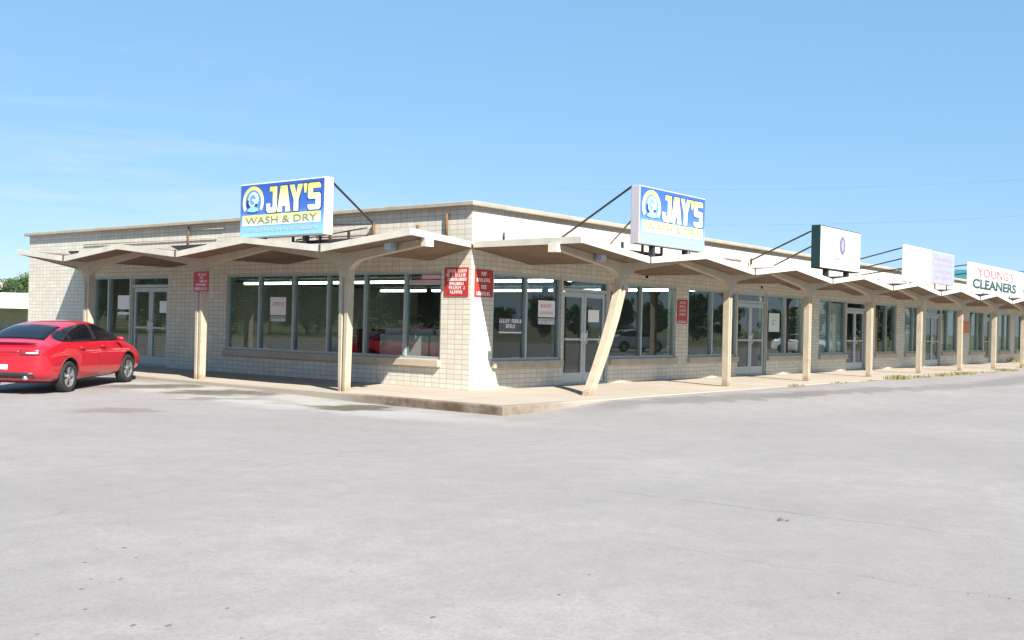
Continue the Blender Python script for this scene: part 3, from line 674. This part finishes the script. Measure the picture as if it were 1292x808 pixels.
board('window_banner', 'R', 1.0, 1.76, 1.14, 1.172, GO, WHITE, 'thin white strip under the dark notice in the first right window', 'strip', thick=.003)
board('window_banner', 'L', .86, 1.42, 2.22, 2.31, GO, PINK, 'pink banner high in the window left of the corner', 'banner', [(.1, .9, .5, .5)], ink=PINKL, seed=14, thick=.003)
board('window_banner', 'L', .86, 1.78, 2.10, 2.20, GO, pbr('grey_banner', (.42, .42, .43), .5), 'grey banner below the pink banner left of the corner', 'banner', [(.02, .98, .5, .6)], ink=PINK, seed=15, thick=.003)
board('window_banner', 'R', 5.06, 5.9, 2.17, 2.31, GO, pbr('faded_pink', (.55, .40, .44), .6), 'faded pink banner high in the window right of the slanted column', 'banner', [(.05, .95, .3, .4)], ink=PINK, seed=16, thick=.003)
board('door_paper', 'R', 4.22, 4.66, 1.42, 1.70, -.088, PAPER, 'white paper taped in the door behind the slanted column', 'paper', thick=.003)
board('door_paper', 'L', 10.5, 10.86, 1.42, 1.73, -.088, PAPER, 'white paper taped in the right leaf of the left wing door', 'paper', thick=.003)
board('window_poster', 'L', 12.3, 12.86, 1.50, 1.88, GO, PAPER, 'white poster in the sidelight beside the left wing door', 'poster', thick=.003)
board('window_notice', 'L', 12.3, 12.86, 1.36, 1.42, GO, PAPER, 'thin white strip under the poster beside the left wing door', 'notice', thick=.003)
board('window_poster', 'R', 13.68, 14.42, 1.28, 1.84, GO, pbr('pale_green_paper', (.60, .68, .62), .6), 'pale green poster in the window right of the second right door', 'poster', [(.3, .6, .6, .1), (.3, .6, .4, .1)], ink=pbr('green_ink', (.2, .4, .3), .6), seed=17, thick=.003)
board('wall_sign', 'R', 33.05, 33.95, 1.40, 1.90, .004, pbr('orange_sign', (.62, .17, .05), .5, noise=.2, nscale=5), 'orange sign on the pier below the cleaners sign', 'sign')

for s0_, s1_, z0_, cc, lb in ((17.32, 19.48, .64, (.74, .80, .86), 'pale blue grey blind filling the window right of the pale green poster'), (25.52, 27.0, .64, (.80, .82, .84), 'pale blind in the fifth window unit under the blank white board'),
                         (30.1, 32.1, .9, (.55, .70, .64), 'pale green blind in the window left of the orange sign'), (34.1, 36.2, .64, (.45, .62, .52), 'green tinted blind in the window right of the orange sign'), (38.95, 40.9, .64, (.60, .74, .70), 'pale blind in the last window inside the picture')):
    m_ = MB(); n_s = int((2.3 - z0_) / .05)
    for i in range(n_s): z_ = z0_ + i * .05; wbox(m_, 'R', s0_, s1_, -.18, -.165, z_, z_ + .044)
    tag(m_.build('window_blind', pbr('blind', cc, .6)), lb, 'blind')
# ------------------------------------------------------------------ inside the laundry
def washer(y, x, wd, hh, mat, label, grp):
    root = empty('washing_machine', (x, y, .01), label, 'washing machine', grp)
    m_ = MB(); m_.box(x - .35, x + .35, y - wd / 2, y + wd / 2, .01, hh); m_.build('body', mat, root, bevel=.02)
    m_ = MB(); m_.box(x - .2, x - .14, y - wd / 2 + .02, y + wd / 2 - .02, hh, hh + .12); m_.build('control_panel', mat, root)
    m_ = MB(); m_.box(x - .12, x + .3, y - wd / 2 + .05, y + wd / 2 - .05, hh + .001, hh + .02); m_.build('lid', mat, root)
for i, y in enumerate((1.1, 1.85, 2.6)): washer(y, .75, .70, 1.06, WHITEG, ('nearest the corner of', 'in the middle of', 'farthest from the corner of')[i].join(('white top loading washer ', ' the left window trio')), 'white washers by the left window')
for i, y in enumerate((3.55, 4.3, 5.05)): washer(y, 1.5, .70, .95, REDMACH if i < 2 else WHITEG, ('maroon machine beside the white washers', 'maroon machine between maroon and grey ones')[i] if i < 2 else 'grey white machine at the end of the maroon row', 'machines behind the long left window')
for i, y in enumerate((4.6, 5.6, 6.6, 7.6)): washer(y, 4.2, .85, 1.0, REDMACH, ('first', 'second', 'third', 'fourth')[i] + ' maroon machine from the corner in the deep row inside', 'maroon machines deep inside')
k = 0
for x, yy in ((6.6, [1.2 + 2.7 * i for i in range(6)]), (13.0, [1.2 + 2.7 * i for i in range(6)]), (21, (3, 6)), (29, (3, 6))):
    for y in yy:
        m_ = MB(); m_.box(x - .06, x + .06, y - 1.2, y + 1.2, 2.54, 2.618); q = m_.build('ceiling_lamp', WHITE)
        m2_ = MB(); m2_.box(x - .05, x + .05, y - 1.17, y + 1.17, 2.47, 2.539); m2_.build('lit_tube', TUBE, q)
        nth = ('first', 'second', 'third', 'fourth', 'fifth', 'sixth')[int((y - 1) / 2.5) if x < 20 else (0 if y < 5 else 1)]
        tag(q, nth + ' fluorescent tube back from the right wing glass in the ' + {6.6: 'nearest', 13.0: 'second', 21: 'third', 29: 'farthest'}[x] + ' lamp row', 'ceiling lamp', 'fluorescent tubes inside the shops')

# ------------------------------------------------------------------ the red car
PAINT = pbr('red_paint', (.43, .004, .018), .4, coat=1.0); PAINTW = pbr('white_car_paint', (.75, .75, .76), .3, coat=1.0)
CGL = pbr('car_glass', (.006, .006, .009), .12); CHROME = pbr('chrome', (.8, .8, .8), .15, metal=1); RIM = pbr('alloy', (.55, .56, .57), .28, metal=.8)
TAIL = pbr('tail_lamp', (.25, .01, .015), .12, coat=1); TAILW = pbr('tail_lamp_clear', (.75, .70, .70), .15, coat=1); TRIM = pbr('black_trim', (.02, .02, .022), .5)
STN = [(-2.33, .42, .62, .86, .60, .90, .42), (-2.27, .32, .80, .93, .74, .97, .56), (-2.08, .25, .895, .97, .80, 1.04, .62), (-1.85, .22, .91, .985, .82, 1.07, .64),
       (-1.55, .20, .915, 1.01, .82, 1.20, .62), (-1.15, .19, .915, 1.00, .82, 1.335, .60), (-.7, .19, .915, .99, .815, 1.415, .585), (-.2, .19, .915, .98, .815, 1.445, .58),
       (.3, .19, .915, .97, .815, 1.43, .58), (.7, .19, .915, .96, .81, 1.33, .585), (1.1, .20, .915, .94, .81, 1.15, .61), (1.4, .21, .91, .92, .80, 1.01, .64),
       (1.7, .22, .90, .87, .77, .93, .60), (2.0, .24, .87, .79, .74, .84, .56), (2.2, .28, .80, .70, .66, .74, .48), (2.33, .36, .62, .58, .52, .61, .36)]
def ring(st):
    x, zb, w, zs, wb, zt, wt = st; zt = max(zt, zs + .03)
    half = [(0, zb), (w * .8, zb), (w * .965, zb + .09), (w * .995, .5 if zs > .6 else zs - .12), (w, zs * .78), (wb + .035, zs - .02), (wb - .02, zs + min(.05, (zt - zs) * .25)),
            (wt + (wb - wt) * .5, zs + (zt - zs) * .55), (wt + .02, zt - min(.05, (zt - zs) * .2)), (wt * .62, zt), (0, zt + .006)]
    return [(x, y, z) for y, z in half] + [(x, -y, z) for y, z in half[-2:0:-1]]
def make_car(paint, label, loc, rz, pitch):
    root = empty('parked_car', loc, label, 'car'); root.rotation_euler = (0, -pitch, rz); root.scale = (.93, .93, .925)
    mb = MB(); rs = [ring(s_) for s_ in STN]; n_ = len(rs[0])
    mb.add([p for q in rs for p in q], [(i * n_ + k, (i + 1) * n_ + k, (i + 1) * n_ + (k + 1) % n_, i * n_ + (k + 1) % n_) for i in range(len(rs) - 1) for k in range(n_)] + [tuple(range(n_)), tuple(range(n_ * (len(rs) - 1), n_ * len(rs)))[::-1]])
    body = mb.build('body', paint, root, smooth=True, local=True)
    body.parent = None
    sb = body.modifiers.new('s', 'SUBSURF'); sb.levels = 2; sb.render_levels = 2
    cut = MB()
    for x in (-1.33, 1.35):
        for sy in (-1, 1): cut.tube([(x, sy * .62, .335), (x, sy * 1.1, .335)], .385, 28)
    ct = cut.build('cut', paint)
    bo = body.modifiers.new('b', 'BOOLEAN'); bo.object = ct; bo.operation = 'DIFFERENCE'; bo.solver = 'EXACT'
    dg = bpy.context.evaluated_depsgraph_get(); dg.update(); me = bpy.data.meshes.new_from_object(body.evaluated_get(dg))
    body.modifiers.clear(); body.data = me; bpy.data.objects.remove(ct)
    if len(me.materials) > 1: me.materials.pop()
    me.materials.append(BLACK)
    for p in me.polygons:
        c = p.center; p.use_smooth = True
        if c.z < .75 and any(math.hypot(c.x - x, c.z - .335) < .388 for x in (-1.33, 1.35)) and abs(c.y) > .55: p.material_index = 1; p.use_smooth = False
    body.parent = root
    bvh = BVHTree.FromPolygons([v.co[:] for v in me.vertices], [p.vertices[:] for p in me.polygons])
    def patch(name, rows, dirv, mat, off=.005, parent=root, smooth=True):
        dirv = Vector(dirv); vs = []; ok = True
        for row in rows:
            for p in row:
                h = bvh.ray_cast(Vector(p) - dirv * 3, dirv)
                if h[0] is None: vs.append(Vector(p)); continue
                nn = h[1] if h[1].dot(dirv) < 0 else -h[1]
                vs.append(h[0] + nn * off)
        R, C = len(rows), len(rows[0]); m_ = MB()
        inn = [v + dirv * .006 for v in vs]
        fs = [(i * C + k, i * C + k + 1, (i + 1) * C + k + 1, (i + 1) * C + k) for i in range(R - 1) for k in range(C - 1)]
        K = R * C; bd = [k for k in range(C)] + [i * C + C - 1 for i in range(1, R)] + [(R - 1) * C + k for k in range(C - 2, -1, -1)] + [i * C for i in range(R - 2, 0, -1)]
        m_.add(vs + inn, fs + [tuple(K + q for q in f_[::-1]) for f_ in fs] + [(bd[i], bd[(i + 1) % len(bd)], K + bd[(i + 1) % len(bd)], K + bd[i]) for i in range(len(bd))])
        return m_.build(name, mat, parent, smooth=smooth, local=True)
    def interp(tab, x):
        for (a, c), (d, e_) in zip(tab, tab[1:]):
            if a <= x <= d: return c + (e_ - c) * (x - a) / (d - a)
        return tab[-1][1]
    topc = [(-1.62, 1.10), (-1.5, 1.17), (-1.3, 1.235), (-1.0, 1.295), (-.6, 1.345), (-.1, 1.365), (.3, 1.345), (.6, 1.275), (.9, 1.15), (1.22, .995)]
    botc = [(-1.62, 1.09), (-1.5, 1.055), (-1.3, 1.04), (0, 1.01), (1.22, .985)]
    for sy in (-1, 1):
        for nm, xa, xb in (('quarter_window', -1.62, -1.16), ('rear_side_window', -1.14, -.12), ('front_side_window', -.06, 1.22)):
            xs_ = [xa + (xb - xa) * i / 14 for i in range(15)]
            patch(nm, [[(x, 0, interp(botc, x) + (interp(topc, x) - interp(botc, x)) * t) for t in [j / 6 for j in range(7)]] for x in xs_], (0, -sy, 0), CGL)
        xs_ = [-1.64 + 2.88 * i / 30 for i in range(31)]
        patch('window_trim', [[(x, 0, interp(botc, max(-1.62, min(1.22, x))) - .012 + (interp(topc, max(-1.62, min(1.22, x))) + .024 - interp(botc, max(-1.62, min(1.22, x)))) * t) for t in [j / 6 for j in range(7)]] for x in xs_], (0, -sy, 0), TRIM, .002)
        # door gaps
        for x in (-1.0, -.09, 1.0):
            patch('door_gap', [[(x + dx + (.06 if x == -1.0 else 0) * (z - .6), 0, z) for z in [.30 + .68 * i / 10 for i in range(11)]] for dx in (-.006, .006)], (0, -sy, 0), BLACK, .0015)
        patch('side_crease', [[(x, 0, .855 + dz + .03 * (-x) / 2) for dz in (-.006, .006)] for x in [-.95 + 2.2 * i / 12 for i in range(13)]], (0, -sy, 0), pbr('crease', (.35, .005, .012), .4), .001)
        for x in (-.92, .02):
            m_ = MB(); m_.tube([(x, sy * .885, .90), (x + .03, sy * .925, .905), (x + .17, sy * .925, .905), (x + .2, sy * .885, .90)], .016, 8); m_.build('door_handle', paint, root, smooth=True, local=True)
        # mirror
        m_ = MB(); vs = []
        for i in range(7):
            t = i / 6; rr = math.sin(math.pi * (.12 + .76 * t)) * .06
            for k_ in range(10):
                a = 2 * math.pi * k_ / 10; vs.append((.82 + rr * .8 * math.cos(a), sy * (.86 + .16 * t), 1.03 + rr * .8 * math.sin(a)))
        m_.add(vs, [(i * 10 + k_, i * 10 + (k_ + 1) % 10, (i + 1) * 10 + (k_ + 1) % 10, (i + 1) * 10 + k_) for i in range(6) for k_ in range(10)] + [tuple(range(10)), tuple(range(60, 70))])
        m_.build('side_mirror', paint, root, smooth=True, local=True)
        # tail and head lamps
        patch('tail_lamp', [[(0, sy * y, z) for y in [.40 + .47 * i / 8 for i in range(9)]] for z in (.80, .86, .925)], (1, 0, 0), TAIL, .006)
        patch('reversing_lamp', [[(0, sy * y, z) for y in [.52 + .22 * i / 5 for i in range(6)]] for z in (.835, .865)], (1, 0, 0), TAILW, .010)
        patch('headlamp', [[(0, sy * y, z) for y in [.45 + .3 * i / 5 for i in range(6)]] for z in (.62, .68)], (-1, 0, 0), TAILW, .006)
        patch('sill', [[(x, 0, z) for z in (.22, .28)] for x in [-.88 + 1.8 * i / 6 for i in range(7)]], (0, -sy, 0), TRIM, .003)
    patch('rear_window', [[(x, y * (.60 - .08 * t), 2) for y in [-1 + 2 * i / 10 for i in range(11)]] for t, x in [(i / 8, -1.80 + .78 * i / 8) for i in range(9)]], (0, 0, -1), CGL)
    patch('windscreen', [[(x, y * (.52 + .12 * t), 2) for y in [-1 + 2 * i / 10 for i in range(11)]] for t, x in [(i / 8, .52 + .78 * i / 8) for i in range(9)]], (0, 0, -1), CGL)
    patch('lamp_strip', [[(0, y, z) for y in [-.4 + .8 * i / 8 for i in range(9)]] for z in (.85, .90)], (1, 0, 0), TAIL, .004)
    patch('rear_diffuser', [[(0, y, z) for y in [-.66 + 1.32 * i / 10 for i in range(11)]] for z in (.36, .41, .47)], (1, 0, 0), TRIM, .006)
    patch('licence_plate', [[(0, y, z) for y in (-.16, .16)] for z in (.52, .62)], (1, 0, 0), PAPER, .012)
    m_ = MB()
    vs = []
    for i in range(9):
        y = -.62 + 1.24 * i / 8; vs += [(-2.16 + .05 * abs(y), y, 1.025), (-2.26 + .06 * abs(y), y, 1.06), (-2.12 + .05 * abs(y), y, 1.035)]
    m_.add(vs, [(3 * i + k_, 3 * i + 3 + k_, 3 * i + 3 + (k_ + 1) % 3, 3 * i + (k_ + 1) % 3) for i in range(8) for k_ in range(3)] + [(0, 1, 2), (24, 25, 26)])
    m_.build('boot_lip', paint, root, smooth=True, local=True)
    for sy in (-.5, .5):
        m_ = MB(); m_.tube([(-2.33, sy, .36), (-2.1, sy, .36)], .042, 14); m_.build('exhaust_pipe', CHROME, root, smooth=True, local=True)
    for x in (-1.33, 1.35):
        for sy in (-1, 1):
            prof = [(.205, -.09), (.27, -.1), (.315, -.085), (.325, -.04), (.325, .04), (.315, .085), (.27, .1), (.205, .09)]
            m_ = MB(); n2 = 36; vs = []
            for k_ in range(n2):
                a = 2 * math.pi * k_ / n2
                for rr, dy in prof: vs.append((x + rr * math.cos(a), sy * .80 + dy, .325 + rr * math.sin(a)))
            q = len(prof); m_.add(vs, [(k_ * q + j, ((k_ + 1) % n2) * q + j, ((k_ + 1) % n2) * q + (j + 1) % q, k_ * q + (j + 1) % q) for k_ in range(n2) for j in range(q)])
            wh = m_.build('wheel', BLACK, root, smooth=True, local=True)
            m_ = MB(); fo = sy * .80 + sy * .075
            vs = []
            for k_ in range(n2):
                a = 2 * math.pi * k_ / n2
                for rr, yy in ((.225, fo + sy * .012), (.20, fo + sy * .012), (.19, fo - sy * .10), (.215, fo - sy * .10)): vs.append((x + rr * math.cos(a), yy, .325 + rr * math.sin(a)))
            m_.add(vs, [(k_ * 4 + j, ((k_ + 1) % n2) * 4 + j, ((k_ + 1) % n2) * 4 + (j + 1) % 4, k_ * 4 + (j + 1) % 4) for k_ in range(n2) for j in range(4)])
            for j in range(5):
                for da in (-.13, .13):
                    a = 2 * math.pi * j / 5 + .3; c0 = Vector((math.cos(a), 0, math.sin(a))); c1 = Vector((math.cos(a + da), 0, math.sin(a + da))); t_ = Vector((-math.sin(a), 0, math.cos(a)))
                    p0 = Vector((x, fo, .325)) + c0 * .04; p1 = Vector((x, fo + sy * .004, .325)) + c1 * .205
                    m_.hexa([p0 - t_ * .02, p1 - t_ * .017, p1 - t_ * .017 - Vector((0, sy * .02, 0)), p0 - t_ * .02 - Vector((0, sy * .02, 0)), p0 + t_ * .02, p1 + t_ * .017, p1 + t_ * .017 - Vector((0, sy * .02, 0)), p0 + t_ * .02 - Vector((0, sy * .02, 0))])
            m_.tube([(x, fo - sy * .02, .325), (x, fo + sy * .012, .325)], .05, 16)
            m_.build('rim', RIM, wh, smooth=False, local=True)
            m_ = MB(); m_.tube([(x, fo - sy * .09, .325), (x, fo - sy * .07, .325)], .19, 24); m_.build('brake_disc', DARK, wh, local=True)
    return root
car = make_car(PAINT, 'shiny red sedan parked nose-in at the left wing', (-4.9, 6.585, -.118), R_(33.8), R_(1.5))
# cars standing further along the lot, out of the frame, mirrored in the shop windows
def copy_tree(o, parent=None, swap=None):
    c = o.copy(); col.objects.link(c); c.parent = parent
    if swap and c.type == 'MESH':
        c.data = swap.get(o.data, o.data)
    for ch in list(o.children): copy_tree(ch, c, swap)
    return c
swap = {}
for ch in car.children_recursive:
    if ch.type == 'MESH' and ch.data.materials and ch.data.materials[0] == PAINT:
        d = ch.data.copy(); d.materials[0] = PAINTW; swap[ch.data] = d
for x, y, rz_, lb in ((46, -12.5, 95, 'white sedan parked in the lot opposite the far shops'), (55, -16, 85, 'white sedan parked behind the other one opposite the far shops'), (38, -20, 20, 'white sedan standing across the lot')):
    c = copy_tree(car, None, swap); c.location = (x, y, -.15); c.rotation_euler = (0, 0, R_(rz_)); tag(c, lb, 'car', 'white cars out in the lot')

# ------------------------------------------------------------------ trees
LEAF = pbr('leaf', (.065, .115, .03), .7, noise=.4, nscale=.6); LEAF2 = pbr('leaf_dark', (.04, .075, .025), .7, noise=.4, nscale=.6); BARK = pbr('bark', (.12, .09, .06), .9, noise=.3, nscale=6)
def tree_mesh(seed, h, rad, nleaf, ls):
    rnd = random.Random(seed); tr = MB()
    tr.tube([(0, 0, -.2), (.05, .03, h * .25), (-.05, .05, h * .5), (.03, 0, h * .8)], [h * .022, h * .017, h * .013, h * .006], 8)
    cl = []
    for i in range(26):
        a = rnd.random() * 6.28; q = rnd.random() ** .6 * rad * .8; z = h * (.2 + .7 * rnd.random()); q *= 1 - .5 * abs((z / h - .55) / .4)
        c = Vector((math.cos(a) * q, math.sin(a) * q, z)); cl.append((c, rad * (.22 + .2 * rnd.random())))
        if i % 3 == 0: tr.tube([(0, 0, h * (.25 + .02 * i * .6)), c * .5 + Vector((0, 0, c.z * .1)), c], [h * .012, h * .008, h * .003], 5)
    lf = MB()
    for i in range(nleaf):
        c, cr_ = rnd.choice(cl); d = Vector((rnd.gauss(0, 1), rnd.gauss(0, 1), rnd.gauss(0, .8))).normalized() * cr_ * rnd.random() ** .35
        p = c + d; n1 = Vector((rnd.gauss(0, 1), rnd.gauss(0, 1), rnd.gauss(0, 1))).normalized(); n2 = n1.orthogonal().normalized(); n3 = n1.cross(n2); s_ = ls * (.6 + .8 * rnd.random())
        lf.add([p - n2 * s_, p + n3 * s_ * .5, p + n2 * s_, p - n3 * s_ * .5], [(0, 1, 2, 3)])
    return tr, lf
def raw(mb, name, mat):
    me = bpy.data.meshes.new(name); me.from_pydata(mb.v, [], mb.f); me.materials.append(mat); me.update(); return me
kinds = []
for i, (h, rd, nl, ls, lm) in enumerate(((6.2, 3.0, 5200, .15, LEAF), (5.2, 2.6, 4600, .14, LEAF2), (9, 4.5, 4200, .30, LEAF2), (7.5, 4.0, 3800, .30, LEAF))):
    t_, l_ = tree_mesh(20 + i, h, rd, nl, ls); kinds.append((raw(t_, 'trunk', BARK), raw(l_, 'crown', lm)))
def put_tree(k, x, y, rz_, sc, label, group=None):
    root = empty('leafy_tree', (x, y, -.15), label, 'tree', group, rz_); root.scale = (sc, sc, sc)
    for nm, me in zip(('trunk', 'crown'), kinds[k]):
        o = bpy.data.objects.new(nm, me); col.objects.link(o); o.parent = root
C0 = Vector((-15.937, -13.8387, 1.3264))
def at(px, py, depth): return C0 + depth * (f + r * ((px - 646) / 1344.3) + u * ((404 - py) / 1344.3))
for k, px, dpt, sc, lb in ((0, 31, 112, .92, 'green tree showing just left of the building end'), (1, 17, 110, .85, 'low dark tree between the house and the building end'), (0, 4, 130, .92, 'pale green tree behind the small house'), (1, -14, 118, .85, 'bushy tree at the far left edge of the picture')):
    p = at(px, 395, dpt); put_tree(k, p.x, p.y, k * 1.3 + px, sc, lb)
# wood of trees across the road behind the camera, mirrored in the shop glass
rnd = random.Random(77)
for i in range(104):
    a = R_(96 + 104 * i / 49) if i < 50 else R_(200 + 144 * (i - 50) / 53)
    dd = 80 + 18 * rnd.random(); x, y = 5 + dd * math.cos(a) * 1.15, -3 + dd * math.sin(a)
    put_tree(2 + i % 2, x, y, rnd.random() * 6, .42 + .3 * rnd.random() + (.5 if i < 50 else 0), 'tall tree in the row across the road from the shops', 'trees across the road')

# ------------------------------------------------------------------ far buildings
def slab(root, name, mat, a, b_, z0, z1, deep, grow=0):
    """box whose front runs from a to b and reaches back by deep"""
    a = Vector((a[0], a[1], 0)); b_ = Vector((b_[0], b_[1], 0)); d = (b_ - a).normalized(); back = Vector((-d.y, d.x, 0))
    if back.dot(Vector((f.x, f.y, 0))) < 0: back = -back
    p = [a - d * grow - back * grow, b_ + d * grow - back * grow, b_ + d * grow + back * (deep + grow), a - d * grow + back * (deep + grow)]
    m_ = MB(); m_.hexa([(q.x, q.y, z0) for q in p] + [(q.x, q.y, z1) for q in p]); return m_.build(name, mat, root)
a, c = at(-75, 395, 90), at(40, 395, 90)
wb = empty('white_flat_building', (a.x, a.y, -.15), 'low white flat-roofed building seen beyond the left end of the mall', 'building')
slab(wb, 'wall', pbr('grey_wall', (.32, .31, .26), .8, noise=.2, nscale=1), a, c, -.2, 1.72, 8)
slab(wb, 'roof_fascia', WHITE, a, c, 1.72, 3.0, 8, 2.4)
a, c = at(-60, 395, 108), at(-14, 395, 108)
hb = empty('distant_house', (a.x, a.y, -.15), 'small house with a brown gable roof behind the white building', 'house')
slab(hb, 'wall', pbr('brick_red_wall', (.33, .22, .18), .8), a, c, -.2, 3.7, 7)
av, cv = Vector((a.x, a.y, 0)), Vector((c.x, c.y, 0)); d = (cv - av).normalized(); bk = Vector((-d.y, d.x, 0)); bk = bk if bk.dot(f) > 0 else -bk
m_ = MB(); e0, e1 = av - d * .4, cv + d * .4
P = [e0 - bk * .5, e1 - bk * .5, e1 + bk * 7.5, e0 + bk * 7.5, e0 + bk * 3.5 + d * .8, e1 + bk * 3.5 - d * 1.6]
m_.add([(q.x, q.y, 3.7) for q in P[:4]] + [(q.x, q.y, 4.75) for q in P[4:]], [(0, 1, 5, 4), (1, 2, 5), (2, 3, 4, 5), (3, 0, 4), (0, 3, 2, 1)]); m_.build('roof', pbr('tan_roof', (.45, .38, .29), .8, noise=.2, nscale=2), hb)
# teal store beyond the mall on the right
a, c = at(1118, 395, 95), at(1400, 395, 95)
tb = empty('teal_store', (a.x, a.y, -.15), 'distant store with a teal upper facade rising behind the mall roof', 'building')
slab(tb, 'wall', pbr('store_wall', (.35, .24, .22), .8), a, c, -.2, 5.3, 18)
slab(tb, 'teal_panel', pbr('teal_cladding', (.012, .13, .17), .5, noise=.1, nscale=.5), a, c, 5.55, 7.1, 18, .1)
slab(tb, 'pink_band', pbr('pink_band', (.6, .42, .42), .7), a, c, 5.3, 5.55, 18, .2)
p, q = at(1278, 395, 93), at(1330, 395, 93); slab(tb, 'yellow_band', pbr('yellow_band_paint', (.75, .55, .08), .6), p, q, 5.55, 5.95, .3)
# overhead wires
for (p0, p1, sag) in ((at(700, 238, 75), at(1500, 214, 60), .5), (at(860, 284, 80), at(1500, 258, 62), .4)):
    pts = [p0.lerp(p1, i / 12) - Vector((0, 0, sag * math.sin(math.pi * i / 12))) for i in range(13)]
    o = MB().tube(pts, .006, 5).build('overhead_wire', pbr('wire', (.16, .19, .22), .9)); tag(o, 'thin upper power line crossing the sky on the right' if sag == .5 else 'thin lower power line just above the roof signs', 'wire')
    for q, lb in ((p1, 'wooden utility pole off the right of the picture'),):
        m_ = MB(); m_.tube([(q.x, q.y, -.3), (q.x, q.y, q.z + .6)], .14, 10); o2 = m_.build('utility_pole', BARK); tag(o2, lb + (', taller' if sag == .5 else ', shorter'), 'pole')

# ------------------------------------------------------------------ small things on the ground
rnd = random.Random(5); m_ = MB()
def tuft(x, y, n_, hh, sp):
    z0 = zg(x, y) - .005
    for _ in range(n_):
        a = rnd.random() * 6.28; q = rnd.random() * sp; bx, by = x + math.cos(a) * q * 1.8, y + math.sin(a) * q * .6; h = .7 * hh * (.4 + .8 * rnd.random()); la = rnd.random() * 6.28; le = h * .5
        w_ = .006 + .006 * rnd.random(); t = Vector((math.cos(la), math.sin(la), 0)); s_ = Vector((-t.y, t.x, 0)) * w_
        b0 = Vector((bx, by, z0)); b1 = b0 + t * le * .4 + Vector((0, 0, h * .7)); b2 = b0 + t * le + Vector((0, 0, h))
        m_.add([b0 - s_, b0 + s_, b1 + s_ * .7, b1 - s_ * .7, b2], [(0, 1, 2, 3), (3, 2, 4)])
for x, y, n_, hh, sp in ((8.4, -3.12, 60, .10, .25), (11.2, -3.1, 70, .07, .35), (13.4, -3.1, 70, .06, .4), (15.6, -3.12, 320, .16, .55), (17.4, -3.12, 160, .10, .5), (19.8, -3.12, 260, .11, .7), (21.9, -3.12, 320, .12, .7), (24.5, -3.12, 90, .08, .6), (27.5, -3.12, 240, .15, .7), (31.5, -3.12, 260, .16, .8), (37, -3.12, 250, .2, .9), (41.2, -.15, 200, .35, .6)):
    tuft(x, y, n_, hh, sp)
GR = pbr('weed_green', (.20, .19, .06), .8, noise=.35, nscale=3)
tag(m_.build('weeds', GR), kind='stuff', label='low green and yellowish weeds growing along the kerb', cat='weeds')
def pebble(mb, x, y, rr, flat=.35, rnd=rnd):
    z = zg(x, y); vs = []; n_ = 7
    for lv, (q, zz) in enumerate(((1, 0), (.85, .5), (.4, .9))):
        for k in range(n_): a = 6.283 * k / n_; t = rr * q * (.75 + .4 * rnd.random()); vs.append((x + math.cos(a) * t * 1.4, y + math.sin(a) * t * .8, z + zz * rr * flat * 1.6 - .002))
    mb.add(vs, [(lv * n_ + k, lv * n_ + (k + 1) % n_, (lv + 1) * n_ + (k + 1) % n_, (lv + 1) * n_ + k) for lv in range(2) for k in range(n_)] + [tuple(range(2 * n_, 3 * n_))])
m_ = MB()
for x, y in ((-11.75, -7.05), (-11.85, -7.25), (-12.31, -7.6), (-12.15, -7.7), (-13.1, -8.86), (-13.47, -9.09), (-13.05, -9.27), (-12.99, -9.39), (-12.62, -9.32), (-12.83, -9.79), (-12.62, -8.43), (-12.75, -8.3), (-12.3, -8.0), (-12.55, -7.9), (-12.9, -8.5), (-13.3, -8.3), (-9.58, -12.09), (-9.5, -12.28), (-9.53, -11.53), (-9.52, -12.18), (-10.69, -10.24), (-10.04, -11.54), (-11.2, -10.4), (-12.0, -10.2), (-11.6, -9.2), (-5.6, .2), (-5.9, 1.9)):
    pebble(m_, x + rnd.uniform(-.03, .03), y + rnd.uniform(-.03, .03), rnd.uniform(.007, .016))
for _ in range(260):
    pebble(m_, rnd.uniform(-14, 6), rnd.uniform(-12, 2) if rnd.random() < .7 else rnd.uniform(-6, -3.2), rnd.uniform(.003, .007))
pb_ = pbr('dark_gravel', (.09, .085, .08), .9)
tag(m_.build('gravel', pb_), kind='stuff', label='scattered small dark stones on the asphalt', cat='gravel')
m_ = MB(); pebble(m_, -8.15, -10.31, .03, .5); pebble(m_, -8.13, -10.36, .022, .4)
tag(m_.build('debris', pb_), 'dark scrap of debris lying on the asphalt right of centre', 'debris')
m_ = MB(); x, y = -10.9, -.9; m_.box(x - .05, x + .05, y - .035, y + .035, zg(x, y), zg(x, y) + .02)
tag(m_.build('litter', PAPER, bevel=.004), 'small white scrap of litter at the left edge of the lot', 'litter')
